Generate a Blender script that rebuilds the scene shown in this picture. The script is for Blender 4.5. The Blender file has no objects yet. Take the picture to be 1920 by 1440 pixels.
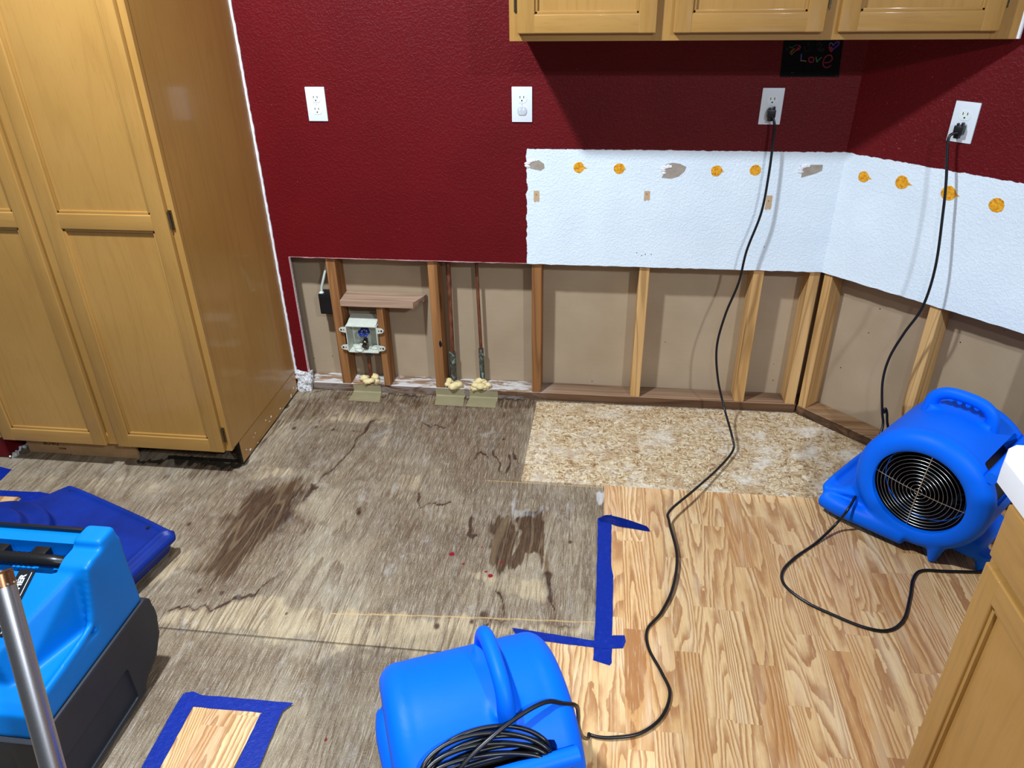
import bpy, bmesh, math, random
import numpy as np
from mathutils import Vector, Matrix, noise as mnoise
random.seed(7)
sc = bpy.context.scene
COL = sc.collection
PI = math.pi

# ------------------------------------------------------------------ camera
FPX, YAW, PITCH, ROLL = 1391.86, -0.126013, 0.514101, -0.0160639
CAM = Vector((0.236585, -2.657406, 1.592149))
def cam_axes():
    cy, sy, cp, sp = math.cos(YAW), math.sin(YAW), math.cos(PITCH), math.sin(PITCH)
    f = Vector((sy*cp, cy*cp, -sp)); r = Vector((cy, -sy, 0)); u = r.cross(f)
    cr, sr = math.cos(ROLL), math.sin(ROLL)
    return r*cr+u*sr, u*cr-r*sr, f
CR, CU, CF = cam_axes()
cd = bpy.data.cameras.new('camera'); cam = bpy.data.objects.new('camera', cd); COL.objects.link(cam)
cd.sensor_fit = 'HORIZONTAL'; cd.sensor_width = 36; cd.lens = 36*FPX/1920; cd.clip_start = .02
cam.matrix_world = Matrix(((CR.x, CU.x, -CF.x, CAM.x), (CR.y, CU.y, -CF.y, CAM.y), (CR.z, CU.z, -CF.z, CAM.z), (0, 0, 0, 1)))
sc.camera = cam
sc.view_settings.view_transform = 'Standard'; sc.view_settings.look = 'None'
sc.view_settings.exposure = 0.10; sc.view_settings.gamma = 1.0; sc.view_settings.use_curve_mapping = False

# ------------------------------------------------------------------ light
def rgb(r, g, b):
    return tuple((v/255/12.92 if v/255 <= .04045 else ((v/255+.055)/1.055)**2.4) for v in (r, g, b))+(1,)
w = bpy.data.worlds.new('world'); sc.world = w; w.use_nodes = True
bgn = w.node_tree.nodes['Background']; bgn.inputs[0].default_value = (.86, .93, 1, 1); bgn.inputs[1].default_value = .13
def lamp(name, loc, power, size, color=(.86, .97, 1.10)):
    l = bpy.data.lights.new(name, 'AREA'); l.shape = 'DISK'; l.size = size; l.energy = power; l.color = color
    o = bpy.data.objects.new(name, l); COL.objects.link(o); o.location = loc
    return o
lamp('ceiling_or_fill_lamp', (-.80, -1.44, 2.74), 94, .14)
lamp('ceiling_or_fill_lamp', (1.75, -3.60, 2.74), 100, .16)
lamp('ceiling_or_fill_lamp', (.35, -3.9, 2.74), 26, .18)  # added fill lamp, no fixture of the room; lifts side faces

# ------------------------------------------------------------------ helpers
def U(px, py, ax, v):
    d = CF+CR*((px-960)/FPX)-CU*((py-720)/FPX); i = 'XYZ'.index(ax)
    return CAM+d*((v-CAM[i])/d[i])
MW = {}
def props(o, label=None, cat=None, group=None, kind=None):
    for k, v in (('label', label), ('category', cat), ('group', group), ('kind', kind)):
        if v: o[k] = v
    return o
def thing(name, label, cat, loc, rotz=0, group=None):
    o = bpy.data.objects.new(name, None); COL.objects.link(o); o.empty_display_size = .05
    o.location = loc; o.rotation_euler = (0, 0, rotz)
    MW[o] = Matrix.Translation(loc) @ Matrix.Rotation(rotz, 4, 'Z')
    return props(o, label, cat, group)
def link_mesh(name, me, mats, parent=None, label=None):
    for m in (mats if isinstance(mats, (list, tuple)) else [mats]): me.materials.append(m)
    o = bpy.data.objects.new(name, me); COL.objects.link(o)
    if parent: o.parent = parent
    if label: o['label'] = label
    MW[o] = MW.get(parent, Matrix())
    return o
def obj(name, bm, mats, parent=None, local=False, smooth=None, label=None):
    """world coordinates by default; local=True: already in the parent's frame"""
    if parent and not local: bmesh.ops.transform(bm, matrix=MW[parent].inverted(), verts=bm.verts)
    off = None
    if not parent:
        xs = [v.co for v in bm.verts]
        off = Vector((sum(v.x for v in xs)/len(xs), sum(v.y for v in xs)/len(xs), min(v.z for v in xs)))
        bmesh.ops.translate(bm, verts=bm.verts, vec=-off)
    bmesh.ops.recalc_face_normals(bm, faces=bm.faces)
    me = bpy.data.meshes.new(name); bm.to_mesh(me); bm.free()
    if smooth is not None:
        me.polygons.foreach_set('use_smooth', [True]*len(me.polygons)); me.set_sharp_from_angle(angle=math.radians(smooth))
    o = link_mesh(name, me, mats, parent, label)
    if off is not None: o.location = off; MW[o] = Matrix.Translation(off)
    return o
def BM(): return bmesh.new()
def add(bm, verts, faces, mi=0, T=None):
    vs = [bm.verts.new(T @ Vector(v) if T else v) for v in verts]
    out = []
    for f in faces:
        try: fc = bm.faces.new([vs[i] for i in f]); fc.material_index = mi; out.append(fc)
        except ValueError: pass
    return vs, out
def box(bm, x0, x1, y0, y1, z0, z1, bev=0, mi=0, T=None, seg=2):
    v = [(x, y, z) for z in (z0, z1) for y in (y0, y1) for x in (x0, x1)]
    f = [(0, 2, 3, 1), (4, 5, 7, 6), (0, 1, 5, 4), (2, 6, 7, 3), (0, 4, 6, 2), (1, 3, 7, 5)]
    vs, fs = add(bm, v, f, mi, T)
    if bev:
        es = list({e for fc in fs for e in fc.edges})
        r = bmesh.ops.bevel(bm, geom=es, offset=bev, segments=seg, affect='EDGES', profile=.6)
        for fc in r['faces']: fc.material_index = mi
    return vs
def prism(bm, poly, T, t0, t1, mi=0, bev=0):
    """poly (u,v) extruded along w from t0 to t1, T maps (u,v,w)"""
    n = len(poly); v = [(p[0], p[1], t) for t in (t0, t1) for p in poly]
    f = [tuple(range(n))[::-1], tuple(range(n, 2*n))]+[(i, (i+1) % n, n+(i+1) % n, n+i) for i in range(n)]
    vs, fs = add(bm, v, f, mi, T)
    if bev:
        es = [e for e in fs[1].edges]
        r = bmesh.ops.bevel(bm, geom=es, offset=bev, segments=2, affect='EDGES', profile=.6)
        for fc in r['faces']: fc.material_index = mi
def catmull(P, k=8, closed=False):
    P = [Vector(p) for p in P]; n = len(P); out = []
    for i in range(n if closed else n-1):
        if closed: a, b, c, d = P[i-1], P[i], P[(i+1) % n], P[(i+2) % n]
        else: a, b, c, d = P[max(i-1, 0)], P[i], P[i+1], P[min(i+2, n-1)]
        for j in range(k):
            t = j/k
            out.append(.5*((2*b)+(c-a)*t+(2*a-5*b+4*c-d)*t*t+(3*b-a-3*c+d)*t**3))
    if not closed: out.append(P[-1])
    return out
def tube(bm, pts, r, seg=10, mi=0, closed=False, cap=True, flat=1.0):
    pts = [Vector(p) for p in pts]; n = len(pts); rings = []; up = None
    R = r if callable(r) else (lambda t: r)
    for i, p in enumerate(pts):
        if closed: t = (pts[(i+1) % n]-pts[i-1])
        else: t = pts[min(i+1, n-1)]-pts[max(i-1, 0)]
        if t.length < 1e-9: t = Vector((0, 0, 1))
        t.normalize()
        if up is None: up = Vector((0, 0, 1)) if abs(t.z) < .9 else Vector((1, 0, 0))
        s = t.cross(up)
        if s.length < 1e-5: s = t.orthogonal()
        s.normalize(); up = s.cross(t).normalized()
        rr = R(i/(n-1 if n > 1 else 1))
        rings.append([bm.verts.new(p+(s*math.cos(2*PI*j/seg)+up*(flat*math.sin(2*PI*j/seg)))*rr) for j in range(seg)])
    for i in range(n if closed else n-1):
        a, b = rings[i], rings[(i+1) % n]
        for j in range(seg):
            f = bm.faces.new((a[j], a[(j+1) % seg], b[(j+1) % seg], b[j])); f.material_index = mi
    if cap and not closed:
        bm.faces.new(rings[0][::-1]).material_index = mi; bm.faces.new(rings[-1]).material_index = mi
def cyl(bm, c, axis, r, h0, h1, seg=24, mi=0, r2=None):
    a = Vector(axis).normalized(); c = Vector(c); s = a.orthogonal().normalized(); t = a.cross(s)
    r2 = r if r2 is None else r2
    A = [bm.verts.new(c+a*h0+(s*math.cos(2*PI*j/seg)+t*math.sin(2*PI*j/seg))*r) for j in range(seg)]
    B = [bm.verts.new(c+a*h1+(s*math.cos(2*PI*j/seg)+t*math.sin(2*PI*j/seg))*r2) for j in range(seg)]
    for j in range(seg): bm.faces.new((A[j], A[(j+1) % seg], B[(j+1) % seg], B[j])).material_index = mi
    bm.faces.new(A[::-1]).material_index = mi; bm.faces.new(B).material_index = mi
def torus(bm, c, axis, R, r, seg=48, sub=12, mi=0):
    a = Vector(axis).normalized(); s = a.orthogonal().normalized(); t = a.cross(s)
    tube(bm, [Vector(c)+(s*math.cos(2*PI*i/seg)+t*math.sin(2*PI*i/seg))*R for i in range(seg)], r, sub, mi, closed=True)
def blob(bm, c, r, sc_=(1, 1, 1), lump=.25, seed=0, mi=0, sub=3):
    ret = bmesh.ops.create_icosphere(bm, subdivisions=sub, radius=1)
    for v in ret['verts']:
        n = mnoise.noise(v.co*1.6+Vector((seed*7.3, seed*3.1, 0)))*lump
        v.co = Vector((v.co.x*sc_[0], v.co.y*sc_[1], v.co.z*sc_[2]))*(r*(1+n))+Vector(c)
        for f in v.link_faces: f.material_index = mi
def plane_T(o, right, up, out):
    return Matrix(((right[0], up[0], out[0], o[0]), (right[1], up[1], out[1], o[1]), (right[2], up[2], out[2], o[2]), (0, 0, 0, 1)))
def text_mesh(s, size, extrude=0.0004, bold=0.0):
    c = bpy.data.curves.new('lettering', 'FONT'); c.body = s; c.size = size; c.extrude = extrude; c.offset = bold; c.resolution_u = 3
    o = bpy.data.objects.new('lettering', c); COL.objects.link(o)
    me = bpy.data.meshes.new_from_object(o.evaluated_get(bpy.context.evaluated_depsgraph_get()))
    bpy.data.objects.remove(o); bm = BM(); bm.from_mesh(me); bpy.data.meshes.remove(me)
    return bm

# ------------------------------------------------------------------ material helpers
class NT:
    def __init__(s, name):
        s.m = bpy.data.materials.new(name); s.m.use_nodes = True; s.t = s.m.node_tree
        s.b = s.t.nodes['Principled BSDF']
    def n(s, typ, **k):
        nd = s.t.nodes.new(typ)
        for a, v in k.items(): setattr(nd, a, v)
        return nd
    def set(s, inp, v):
        if hasattr(v, 'links') or isinstance(v, bpy.types.NodeSocket): s.t.links.new(v, inp)
        else: inp.default_value = v
    def coord(s): return s.n('ShaderNodeTexCoord').outputs['Object']
    def world(s): return s.n('ShaderNodeNewGeometry').outputs['Position']
    def map(s, v, scale=(1, 1, 1), loc=(0, 0, 0), rot=(0, 0, 0)):
        m = s.n('ShaderNodeMapping'); s.set(m.inputs[0], v); m.inputs[1].default_value = loc; m.inputs[2].default_value = rot; m.inputs[3].default_value = scale
        return m.outputs[0]
    def noise(s, v, scale=5, detail=3, rough=.5, dist=0, out='Fac'):
        m = s.n('ShaderNodeTexNoise'); s.set(m.inputs['Vector'], v)
        for a, b in (('Scale', scale), ('Detail', detail), ('Roughness', rough), ('Distortion', dist)): m.inputs[a].default_value = b
        return m.outputs[out]
    def math(s, op, a, b=0.0, c=None, clamp=False):
        m = s.n('ShaderNodeMath', operation=op, use_clamp=clamp); s.set(m.inputs[0], a); s.set(m.inputs[1], b)
        if c is not None: s.set(m.inputs[2], c)
        return m.outputs[0]
    def mix(s, f, a, b, mode='MIX'):
        m = s.n('ShaderNodeMix', data_type='RGBA', blend_type=mode); s.set(m.inputs[0], f); s.set(m.inputs[6], a); s.set(m.inputs[7], b)
        return m.outputs[2]
    def ramp(s, f, *st):
        m = s.n('ShaderNodeValToRGB'); s.set(m.inputs[0], f); e = m.color_ramp.elements
        for i, (p, c) in enumerate(st):
            c = c if isinstance(c, tuple) else (c, c, c, 1)
            if i < 2: e[i].position = p; e[i].color = c
            else: x = e.new(p); x.color = c
        return m.outputs[0]
    def step(s, f, a, b):
        m = s.n('ShaderNodeMapRange', interpolation_type='SMOOTHSTEP'); s.set(m.inputs[0], f); s.set(m.inputs[1], a); s.set(m.inputs[2], b)
        return m.outputs[0]
    def xyz(s, v):
        m = s.n('ShaderNodeSeparateXYZ'); s.set(m.inputs[0], v); return m.outputs
    def comb(s, x, y, z):
        m = s.n('ShaderNodeCombineXYZ'); s.set(m.inputs[0], x); s.set(m.inputs[1], y); s.set(m.inputs[2], z); return m.outputs[0]
    def attr(s, name):
        m = s.n('ShaderNodeAttribute', attribute_name=name); return m.outputs
    def bump(s, h, st=.3, d=.001):
        m = s.n('ShaderNodeBump'); s.set(m.inputs['Height'], h); m.inputs['Strength'].default_value = st; m.inputs['Distance'].default_value = d
        s.t.links.new(m.outputs[0], s.b.inputs['Normal'])
    def done(s, col, rough=.5, spec=.5, metal=0, coat=0, coat_r=.1):
        s.set(s.b.inputs['Base Color'], col); s.set(s.b.inputs['Roughness'], rough)
        s.b.inputs['Specular IOR Level'].default_value = spec; s.b.inputs['Metallic'].default_value = metal
        s.b.inputs['Coat Weight'].default_value = coat; s.b.inputs['Coat Roughness'].default_value = coat_r
        return s.m
def plain(name, c, rough=.5, spec=.5, metal=0, var=.06, nscale=12, bump=0, coat=0):
    s = NT(name); v = s.coord(); f = s.noise(v, nscale, 4, .6)
    d = tuple(x*(1-var*2.2) for x in c[:3])+(1,); l = tuple(min(1, x*(1+var*1.5)) for x in c[:3])+(1,)
    col = s.ramp(f, (.3, d), (.7, l))
    if bump: s.bump(s.noise(v, 220, 3), bump, .001)
    return s.done(col, rough, spec, metal, coat)

def oak(name, axis, tint=1.0):
    """clear-lacquered honey oak, grain along the given axis"""
    s = NT(name); v = s.world()
    st = {'x': (.6, 9, 9), 'y': (9, .6, 9), 'z': (9, 9, .6)}[axis]
    a = s.map(v, st)
    big = s.noise(a, .9, 2, .45, .4)
    ring = s.math('PINGPONG', s.math('MULTIPLY', big, 17), 1)
    fine = s.noise(s.map(v, tuple(x*14 for x in st)), 1.6, 4, .65)
    pore = s.noise(s.map(v, {'x': (18, 420, 420), 'y': (420, 18, 420), 'z': (420, 420, 18)}[axis]), 1, 2, .5)
    tone = s.noise(v, 2.3, 2)
    k = lambda r, g, b: rgb(min(255, r*tint), min(255, g*tint), min(255, b*tint))
    col = s.ramp(tone, (.3, k(164, 121, 60)), (.7, k(178, 134, 71)))
    col = s.mix(s.math('MULTIPLY', s.step(ring, .55, 1), .22), col, k(148, 104, 50))
    col = s.mix(s.math('MULTIPLY', s.step(fine, .5, .72), .28), col, k(146, 102, 48))
    col = s.mix(s.math('MULTIPLY', s.step(pore, .6, .75), .25), col, k(134, 88, 42))
    s.bump(pore, .05, .0005)
    return s.done(col, .38, .35, 0, .35, .10)
OAKZ, OAKX, OAKY = oak('oak_vertical', 'z'), oak('oak_horizontal', 'x'), oak('oak_depth', 'y')
OAKP = oak('oak_veneer', 'z', 1.02)

def lumber(name, c1, c2, axis='z', white=0.0, dark=0.0):
    s = NT(name); v = s.world()
    st = {'x': (1.2, 26, 26), 'y': (26, 1.2, 26), 'z': (26, 26, 1.2)}[axis]
    a = s.map(v, st)
    f = s.noise(a, 1, 4, .6, .6)
    l = s.math('PINGPONG', s.math('MULTIPLY', s.noise(a, .6, 1, .5, .3), 12), 1)
    col = s.ramp(f, (.3, c1), (.72, c2))
    col = s.mix(s.math('MULTIPLY', s.step(l, .55, 1), .5), col, tuple(x*.5 for x in c1[:3])+(1,))
    kn = s.n('ShaderNodeTexVoronoi'); s.set(kn.inputs['Vector'], s.map(v, {'x': (2.5, 9, 9), 'y': (9, 2.5, 9), 'z': (9, 9, 2.5)}[axis])); kn.inputs['Scale'].default_value = 1.0
    col = s.mix(s.math('MULTIPLY', s.step(kn.outputs['Distance'], .16, .10), .8), col, tuple(x*.3 for x in c1[:3])+(1,))
    if dark: col = s.mix(s.math('MULTIPLY', s.step(s.noise(s.map(v, tuple(x*.35 for x in st)), 1.4, 4, .6), .42, .6), dark), col, rgb(52, 38, 28))
    if white:
        wn = s.noise(s.map(v, (7, 24, 24)), 1.2, 5, .7, .5)
        x = s.xyz(v)[0]
        wf = s.math('MULTIPLY', s.step(wn, .43, .56), s.step(x, .10, -.10))
        col = s.mix(s.math('MULTIPLY', wf, white), col, rgb(214, 210, 205))
    s.bump(f, .25, .001)
    return s.done(col, .75, .25)
STUD_RED = lumber('stud_reddish', rgb(124, 80, 44), rgb(176, 122, 72))
STUD_YEL = lumber('stud_yellow', rgb(186, 138, 80), rgb(222, 180, 122))
BLOCK = lumber('weathered_block', rgb(140, 108, 86), rgb(190, 158, 132), 'x')
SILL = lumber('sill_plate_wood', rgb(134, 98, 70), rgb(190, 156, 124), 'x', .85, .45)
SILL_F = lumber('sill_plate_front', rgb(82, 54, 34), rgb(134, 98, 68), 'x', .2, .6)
SILL_R = lumber('sill_plate_wood_right', rgb(134, 96, 62), rgb(196, 158, 118), 'x', 0, .3)

def wall_mat(name, rightwall=False):
    s = NT(name); v = s.world(); X = s.xyz(v); z = X[2]; x = X[0]
    e = s.math('MULTIPLY', s.math('SUBTRACT', s.noise(v, 38, 4, .6), .5), .012)
    mz = s.step(s.math('ADD', z, e), 1.0305, 1.0285)
    if not rightwall:
        e2 = s.math('MULTIPLY', s.math('SUBTRACT', s.noise(s.map(v, (1, 1, 1.4)), 26, 3, .5), .5), .020)
        mx = s.step(s.math('ADD', x, e2), -.0365, -.034)
        # the narrower band just under the old backsplash, slightly wider to the left
        mz = s.math('MULTIPLY', mz, mx)
    red = s.ramp(s.noise(v, 4, 3), (.3, rgb(93, 6, 12)), (.7, rgb(101, 8, 14)))
    speck = s.step(s.noise(v, 95, 2, .5), .735, .76)
    red = s.mix(s.math('MULTIPLY', speck, .25), red, rgb(200, 120, 125))
    wh = s.ramp(s.noise(v, 6, 3), (.3, rgb(222, 234, 242)), (.7, rgb(232, 243, 250)))
    col = s.mix(mz, red, wh)
    # knife-cut fringe of bare paper right at the cut line
    fr = s.math('MULTIPLY', s.step(s.math('ADD', z, s.math('MULTIPLY', e, .4)), .6085, .6065), s.math('MULTIPLY', s.step(x, -.978, -.974), s.math('SUBTRACT', 1, mz)))
    col = s.mix(fr, col, rgb(214, 160, 165)) if not rightwall else col
    b = s.noise(s.map(v, (1, 1, 1)), 120, 2, .55, .8)
    b2 = s.noise(v, 48, 2, .5)
    s.bump(s.math('ADD', s.step(b, .42, .66), s.math('MULTIPLY', b2, .6)), .42, .0016)
    return s.done(col, .5, .22)
WALL_B = wall_mat('red_wall_paint_over_white'); WALL_R = wall_mat('red_wall_paint_right', True)
def gyp():
    s = NT('gypsum_edge'); v = s.world(); f = s.noise(v, 160, 4, .6)
    s.bump(f, .8, .003)
    return s.done(s.ramp(f, (.35, rgb(188, 184, 180)), (.6, rgb(232, 232, 230))), .9, .1)
GYP = gyp()
def paper_board():
    s = NT('drywall_back_paper'); v = s.world(); f = s.noise(v, 5, 4, .5)
    col = s.ramp(f, (.3, rgb(166, 144, 116)), (.7, rgb(178, 156, 128)))
    wv = s.n('ShaderNodeTexWave', bands_direction='Z'); s.set(wv.inputs['Vector'], v); wv.inputs['Scale'].default_value = 38; wv.inputs['Distortion'].default_value = .6
    col = s.mix(s.math('MULTIPLY', wv.outputs['Fac'], .07), col, rgb(110, 96, 78))
    vo = s.n('ShaderNodeTexVoronoi'); s.set(vo.inputs['Vector'], v); vo.inputs['Scale'].default_value = 15
    d = s.math('MULTIPLY', s.step(vo.outputs['Distance'], .042, .028), s.step(s.noise(v, 3.1, 1), .34, .42))
    col = s.mix(d, col, rgb(35, 26, 18))
    return s.done(col, .85, .15)
PAPER = paper_board()
WHITE_PL = plain('white_plastic', rgb(226, 232, 238), .35, .5, var=.01)
WHITE_PL2 = plain('white_receptacle_plastic', rgb(232, 238, 236), .3, .5, var=.01)
SLOT = plain('dark_slot', rgb(18, 18, 20), .6, .3)
CAPM = plain('clear_safety_cap', rgb(196, 200, 206), .25, .5, var=.02)
BLACK_RUB = plain('black_cord_rubber', rgb(16, 17, 19), .34, .5, var=.05)
BLACK_PL = plain('black_plastic', rgb(17, 18, 21), .38, .5, var=.05)
DARKM = plain('matt_black_plastic', rgb(11, 12, 14), .75, .15, var=.1)
BLUE = plain('blue_polyethylene', rgb(0, 102, 236), .48, .14, var=.03, nscale=5, bump=.06)
DBLUE = plain('dark_blue_polyethylene', rgb(3, 38, 122), .45, .3, var=.16, nscale=7, bump=.1)
LBLUE = plain('light_blue_plastic', rgb(0, 116, 200), .42, .2, var=.03, nscale=4, bump=.08)
DGREY = plain('charcoal_plastic', rgb(44, 46, 52), .5, .3, var=.06, bump=.15)
CHROME = plain('zinc_wire', rgb(196, 196, 190), .3, .6, 1, var=.02)
BRASS = plain('antique_brass', rgb(128, 116, 88), .35, .6, 1, var=.1)
STEEL = None
def steel():
    s = NT('brushed_steel'); v = s.coord(); f = s.noise(s.map(v, (1, 1, .02)), 900, 2)
    return s.done(s.ramp(f, (.3, rgb(168, 166, 168)), (.7, rgb(182, 180, 182))), .34, .6, 1)
STEEL = steel()
COPPER_TIP = plain('copper_tone_ring', rgb(150, 104, 74), .3, .6, 1, var=.15)
def tape(name, c):
    s = NT(name); v = s.coord(); f = s.noise(v, 55, 5, .65, .8); g = s.noise(v, 9, 2)
    col = s.mix(s.math('MULTIPLY', s.step(f, .5, .75), .25), c, tuple(min(1, x*1.8+.03) for x in c[:3])+(1,))
    s.bump(s.math('ADD', f, s.math('MULTIPLY', s.noise(s.map(v, (1, 1, 1)), 130, 3, .6, 1.0), .5)), .6, .002)
    return s.done(col, .42, .25)
BTAPE = tape('blue_painters_tape', rgb(3, 37, 134))
MTAPE = plain('tan_masking_paper', rgb(196, 182, 140), .6, .3, var=.04)
FOAM = plain('expanding_foam', rgb(228, 206, 150), .55, .3, var=.08, nscale=60, bump=.3)
def copper():
    s = NT('aged_copper'); v = s.world(); f = s.noise(s.map(v, (1, 1, .3)), 60, 4, .6)
    z = s.xyz(v)[2]
    col = s.ramp(f, (.35, rgb(92, 52, 36)), (.65, rgb(142, 86, 58)))
    return s.done(col, .5, .5, .35)
COPPER = copper()
def verdigris():
    s = NT('corroded_pipe_sleeve'); v = s.world(); f = s.noise(s.map(v, (1, 1, .5)), 90, 4, .65, .6)
    col = s.ramp(f, (.42, rgb(66, 58, 46)), (.56, rgb(84, 84, 68)), (.64, rgb(120, 160, 158)), (.76, rgb(180, 200, 194)))
    return s.done(col, .7, .3)
VERD = verdigris()
BOXPL = plain('cream_box_plastic', rgb(206, 208, 192), .5, .4, var=.05, nscale=40)
BLUEH = plain('blue_valve_handle', rgb(14, 40, 130), .35, .5, var=.1)
VALVE = plain('tarnished_valve_metal', rgb(110, 104, 96), .3, .6, 1, var=.2)
COUNTER = plain('white_laminate', rgb(238, 238, 240), .35, .5, var=.01)
CAULK = plain('white_caulk', rgb(236, 234, 236), .6, .3, var=.03, nscale=90, bump=.5)
CARD = plain('kraft_brown_board', rgb(172, 134, 92), .8, .2, var=.06, nscale=20)
INKD = plain('faded_stamp_ink', rgb(96, 62, 42), .8, .2)
DARKIN = plain('void_shade', rgb(26, 20, 16), .9, .1, var=.2)
WIREW = plain('white_cable_sheath', rgb(214, 218, 206), .5, .4)
RUBD = plain('dark_mould', rgb(40, 34, 24), .9, .1, var=.3, nscale=50)
BLKPAPER = plain('black_scratch_paper', rgb(5, 5, 9), .6, .12, var=.1)
def torn():
    s = NT('torn_drywall_paper'); v = s.world(); f = s.noise(v, 40, 4)
    return s.done(s.ramp(f, (.3, rgb(150, 138, 124)), (.7, rgb(172, 160, 146))), .9, .1)
TORN = torn()
BARE = plain('bare_tan_paper', rgb(200, 168, 132), .85, .15, var=.04)
def glue():
    s = NT('amber_adhesive'); v = s.world(); f = s.noise(v, 130, 4, .65)
    s.bump(f, .8, .002)
    return s.done(s.ramp(f, (.32, rgb(176, 108, 8)), (.5, rgb(232, 160, 26)), (.68, rgb(250, 190, 60))), .4, .5)
GLUE = glue()

# plywood subfloor: weathered fir face, stains and painted door shade carried by mesh attributes
def plywood():
    s = NT('weathered_plywood'); v = s.world(); X = s.xyz(v)
    A = s.attr('stain_shade_a')['Color']; B = s.attr('stain_b')['Color']; K = s.attr('stain_c')['Color']
    sa = s.n('ShaderNodeSeparateColor'); s.set(sa.inputs[0], A); sb = s.n('ShaderNodeSeparateColor'); s.set(sb.inputs[0], B)
    sk = s.n('ShaderNodeSeparateColor'); s.set(sk.inputs[0], K)
    dark, light, white = sa.outputs; mid, line, mould = sb.outputs; dot, seam, thin = sk.outputs
    g1 = s.map(v, (10, .9, 1))
    fig = s.noise(g1, .8, 2, .5, .9)
    contour = s.math('PINGPONG', s.math('MULTIPLY', fig, 19), 1)
    pf = s.math('FRACT', s.math('MULTIPLY', s.math('ADD', fig, s.math('MULTIPLY', s.noise(s.map(v, (70, 16, 1)), 1, 3, .6), .012)), 13))
    late = s.math('MULTIPLY', s.step(pf, .30, .93), s.step(pf, 1.0, .95))
    fiber = s.noise(s.map(v, (480, 20, 1)), 1, 3, .65); speck = s.noise(v, 240, 4, .75)
    streak = s.noise(s.map(v, (95, 4, 1)), 1, 4, .62, .3)
    streak2 = s.noise(s.map(v, (260, 9, 1)), 1, 3, .6)
    mott = s.noise(v, 7, 5, .62, .3); mott2 = s.noise(v, 2.2, 4, .6, .6); crack = s.noise(s.map(v, (60, 1.8, 1), (3, 1, 0)), 1, 3, .55, 1.4)
    base = s.ramp(mott2, (.33, rgb(98, 80, 61)), (.48, rgb(130, 112, 88)), (.62, rgb(154, 138, 112)))
    base = s.mix(s.math('MULTIPLY', s.step(mott, .4, .7), .45), base, rgb(152, 140, 124))
    lt = s.math('ADD', light, s.math('ADD', s.math('MULTIPLY', s.math('SUBTRACT', mott, .5), 1.7), s.math('MULTIPLY', s.math('SUBTRACT', streak, .5), 1.0)))
    base = s.mix(s.math('MULTIPLY', s.step(lt, .42, .95), .68), base, s.ramp(streak, (.35, rgb(170, 144, 106)), (.65, rgb(208, 188, 150))))
    # mid brown soak
    mm = s.step(s.math('ADD', mid, s.math('MULTIPLY', s.math('SUBTRACT', mott, .5), 1.1)), .2, .8)
    base = s.mix(s.math('MULTIPLY', mm, .78), base, s.ramp(streak, (.35, rgb(78, 57, 40)), (.65, rgb(126, 102, 78))))
    # latewood figure and streaks
    base = s.mix(s.math('MULTIPLY', late, s.math('MULTIPLY', s.step(s.noise(v, 5, 2), .30, .50), .66)), base, rgb(92, 68, 48))
    base = s.mix(s.math('MULTIPLY', s.step(streak, .5, .76), .36), base, rgb(100, 78, 58))
    base = s.mix(s.math('MULTIPLY', s.step(streak2, .52, .72), .42), base, rgb(82, 64, 48))
    base = s.mix(s.math('MULTIPLY', s.step(crack, .665, .70), .4), base, rgb(66, 47, 34))
    base = s.mix(s.math('MULTIPLY', s.step(fiber, .50, .68), .38), base, rgb(214, 200, 174))
    base = s.mix(s.math('MULTIPLY', s.step(fiber, .50, .30), .42), base, rgb(84, 66, 48))
    base = s.mix(s.math('MULTIPLY', s.step(speck, .52, .68), .30), base, rgb(218, 206, 186))
    base = s.mix(s.math('MULTIPLY', s.step(speck, .46, .30), .34), base, rgb(72, 56, 42))
    # dark wet patches and the painted door shade: streaky edges
    dd = s.math('ADD', dark, s.math('ADD', s.math('MULTIPLY', s.math('SUBTRACT', streak, .5), 1.7), s.math('MULTIPLY', s.math('SUBTRACT', mott, .5), 1.0)))
    base = s.mix(s.math('MULTIPLY', s.step(dd, .34, .80), .95), base, s.ramp(s.math('ADD', s.math('MULTIPLY', streak2, .5), s.math('MULTIPLY', streak, .5)), (.40, rgb(44, 27, 15)), (.66, rgb(92, 64, 40))))
    base = s.mix(s.math('MULTIPLY', s.math('MULTIPLY', s.step(dark, .3, .8), s.step(contour, .62, .9)), .28), base, rgb(150, 124, 92))
    # tide marks
    base = s.mix(s.math('MULTIPLY', s.step(line, .2, .8), .92), base, rgb(58, 36, 24))
    # white residue
    wn = s.math('ADD', white, s.math('ADD', s.math('MULTIPLY', s.math('SUBTRACT', streak, .5), .8), s.math('MULTIPLY', s.math('SUBTRACT', mott, .5), 1.0)))
    base = s.mix(s.math('MULTIPLY', s.step(wn, .46, 1.15), .8), base, rgb(200, 198, 194))
    scat = s.math('MULTIPLY', s.step(s.noise(s.map(v, (20, 9, 1)), 1, 6, .75, .8), .54, .74), .36)
    base = s.mix(s.math('MULTIPLY', scat, s.step(dark, .7, .3)), base, rgb(196, 190, 182))
    md = s.math('ADD', mould, s.math('MULTIPLY', s.math('SUBTRACT', mott, .5), 1.1))
    base = s.mix(s.math('MULTIPLY', s.step(md, .3, .75), .9), base, rgb(34, 27, 18))
    base = s.mix(s.math('MULTIPLY', s.step(fiber, .5, .72), .14), base, rgb(200, 186, 160))
    vo = s.n('ShaderNodeTexVoronoi'); s.set(vo.inputs['Vector'], s.map(v, (3.6, 3.2, 1))); vo.inputs['Scale'].default_value = 1.6
    kd = s.math('ADD', vo.outputs['Distance'], s.math('MULTIPLY', s.math('SUBTRACT', mott, .5), .03))
    kf = s.math('MULTIPLY', s.step(kd, .085, .045), s.step(s.noise(v, 1.7, 1), .47, .55))
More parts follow.
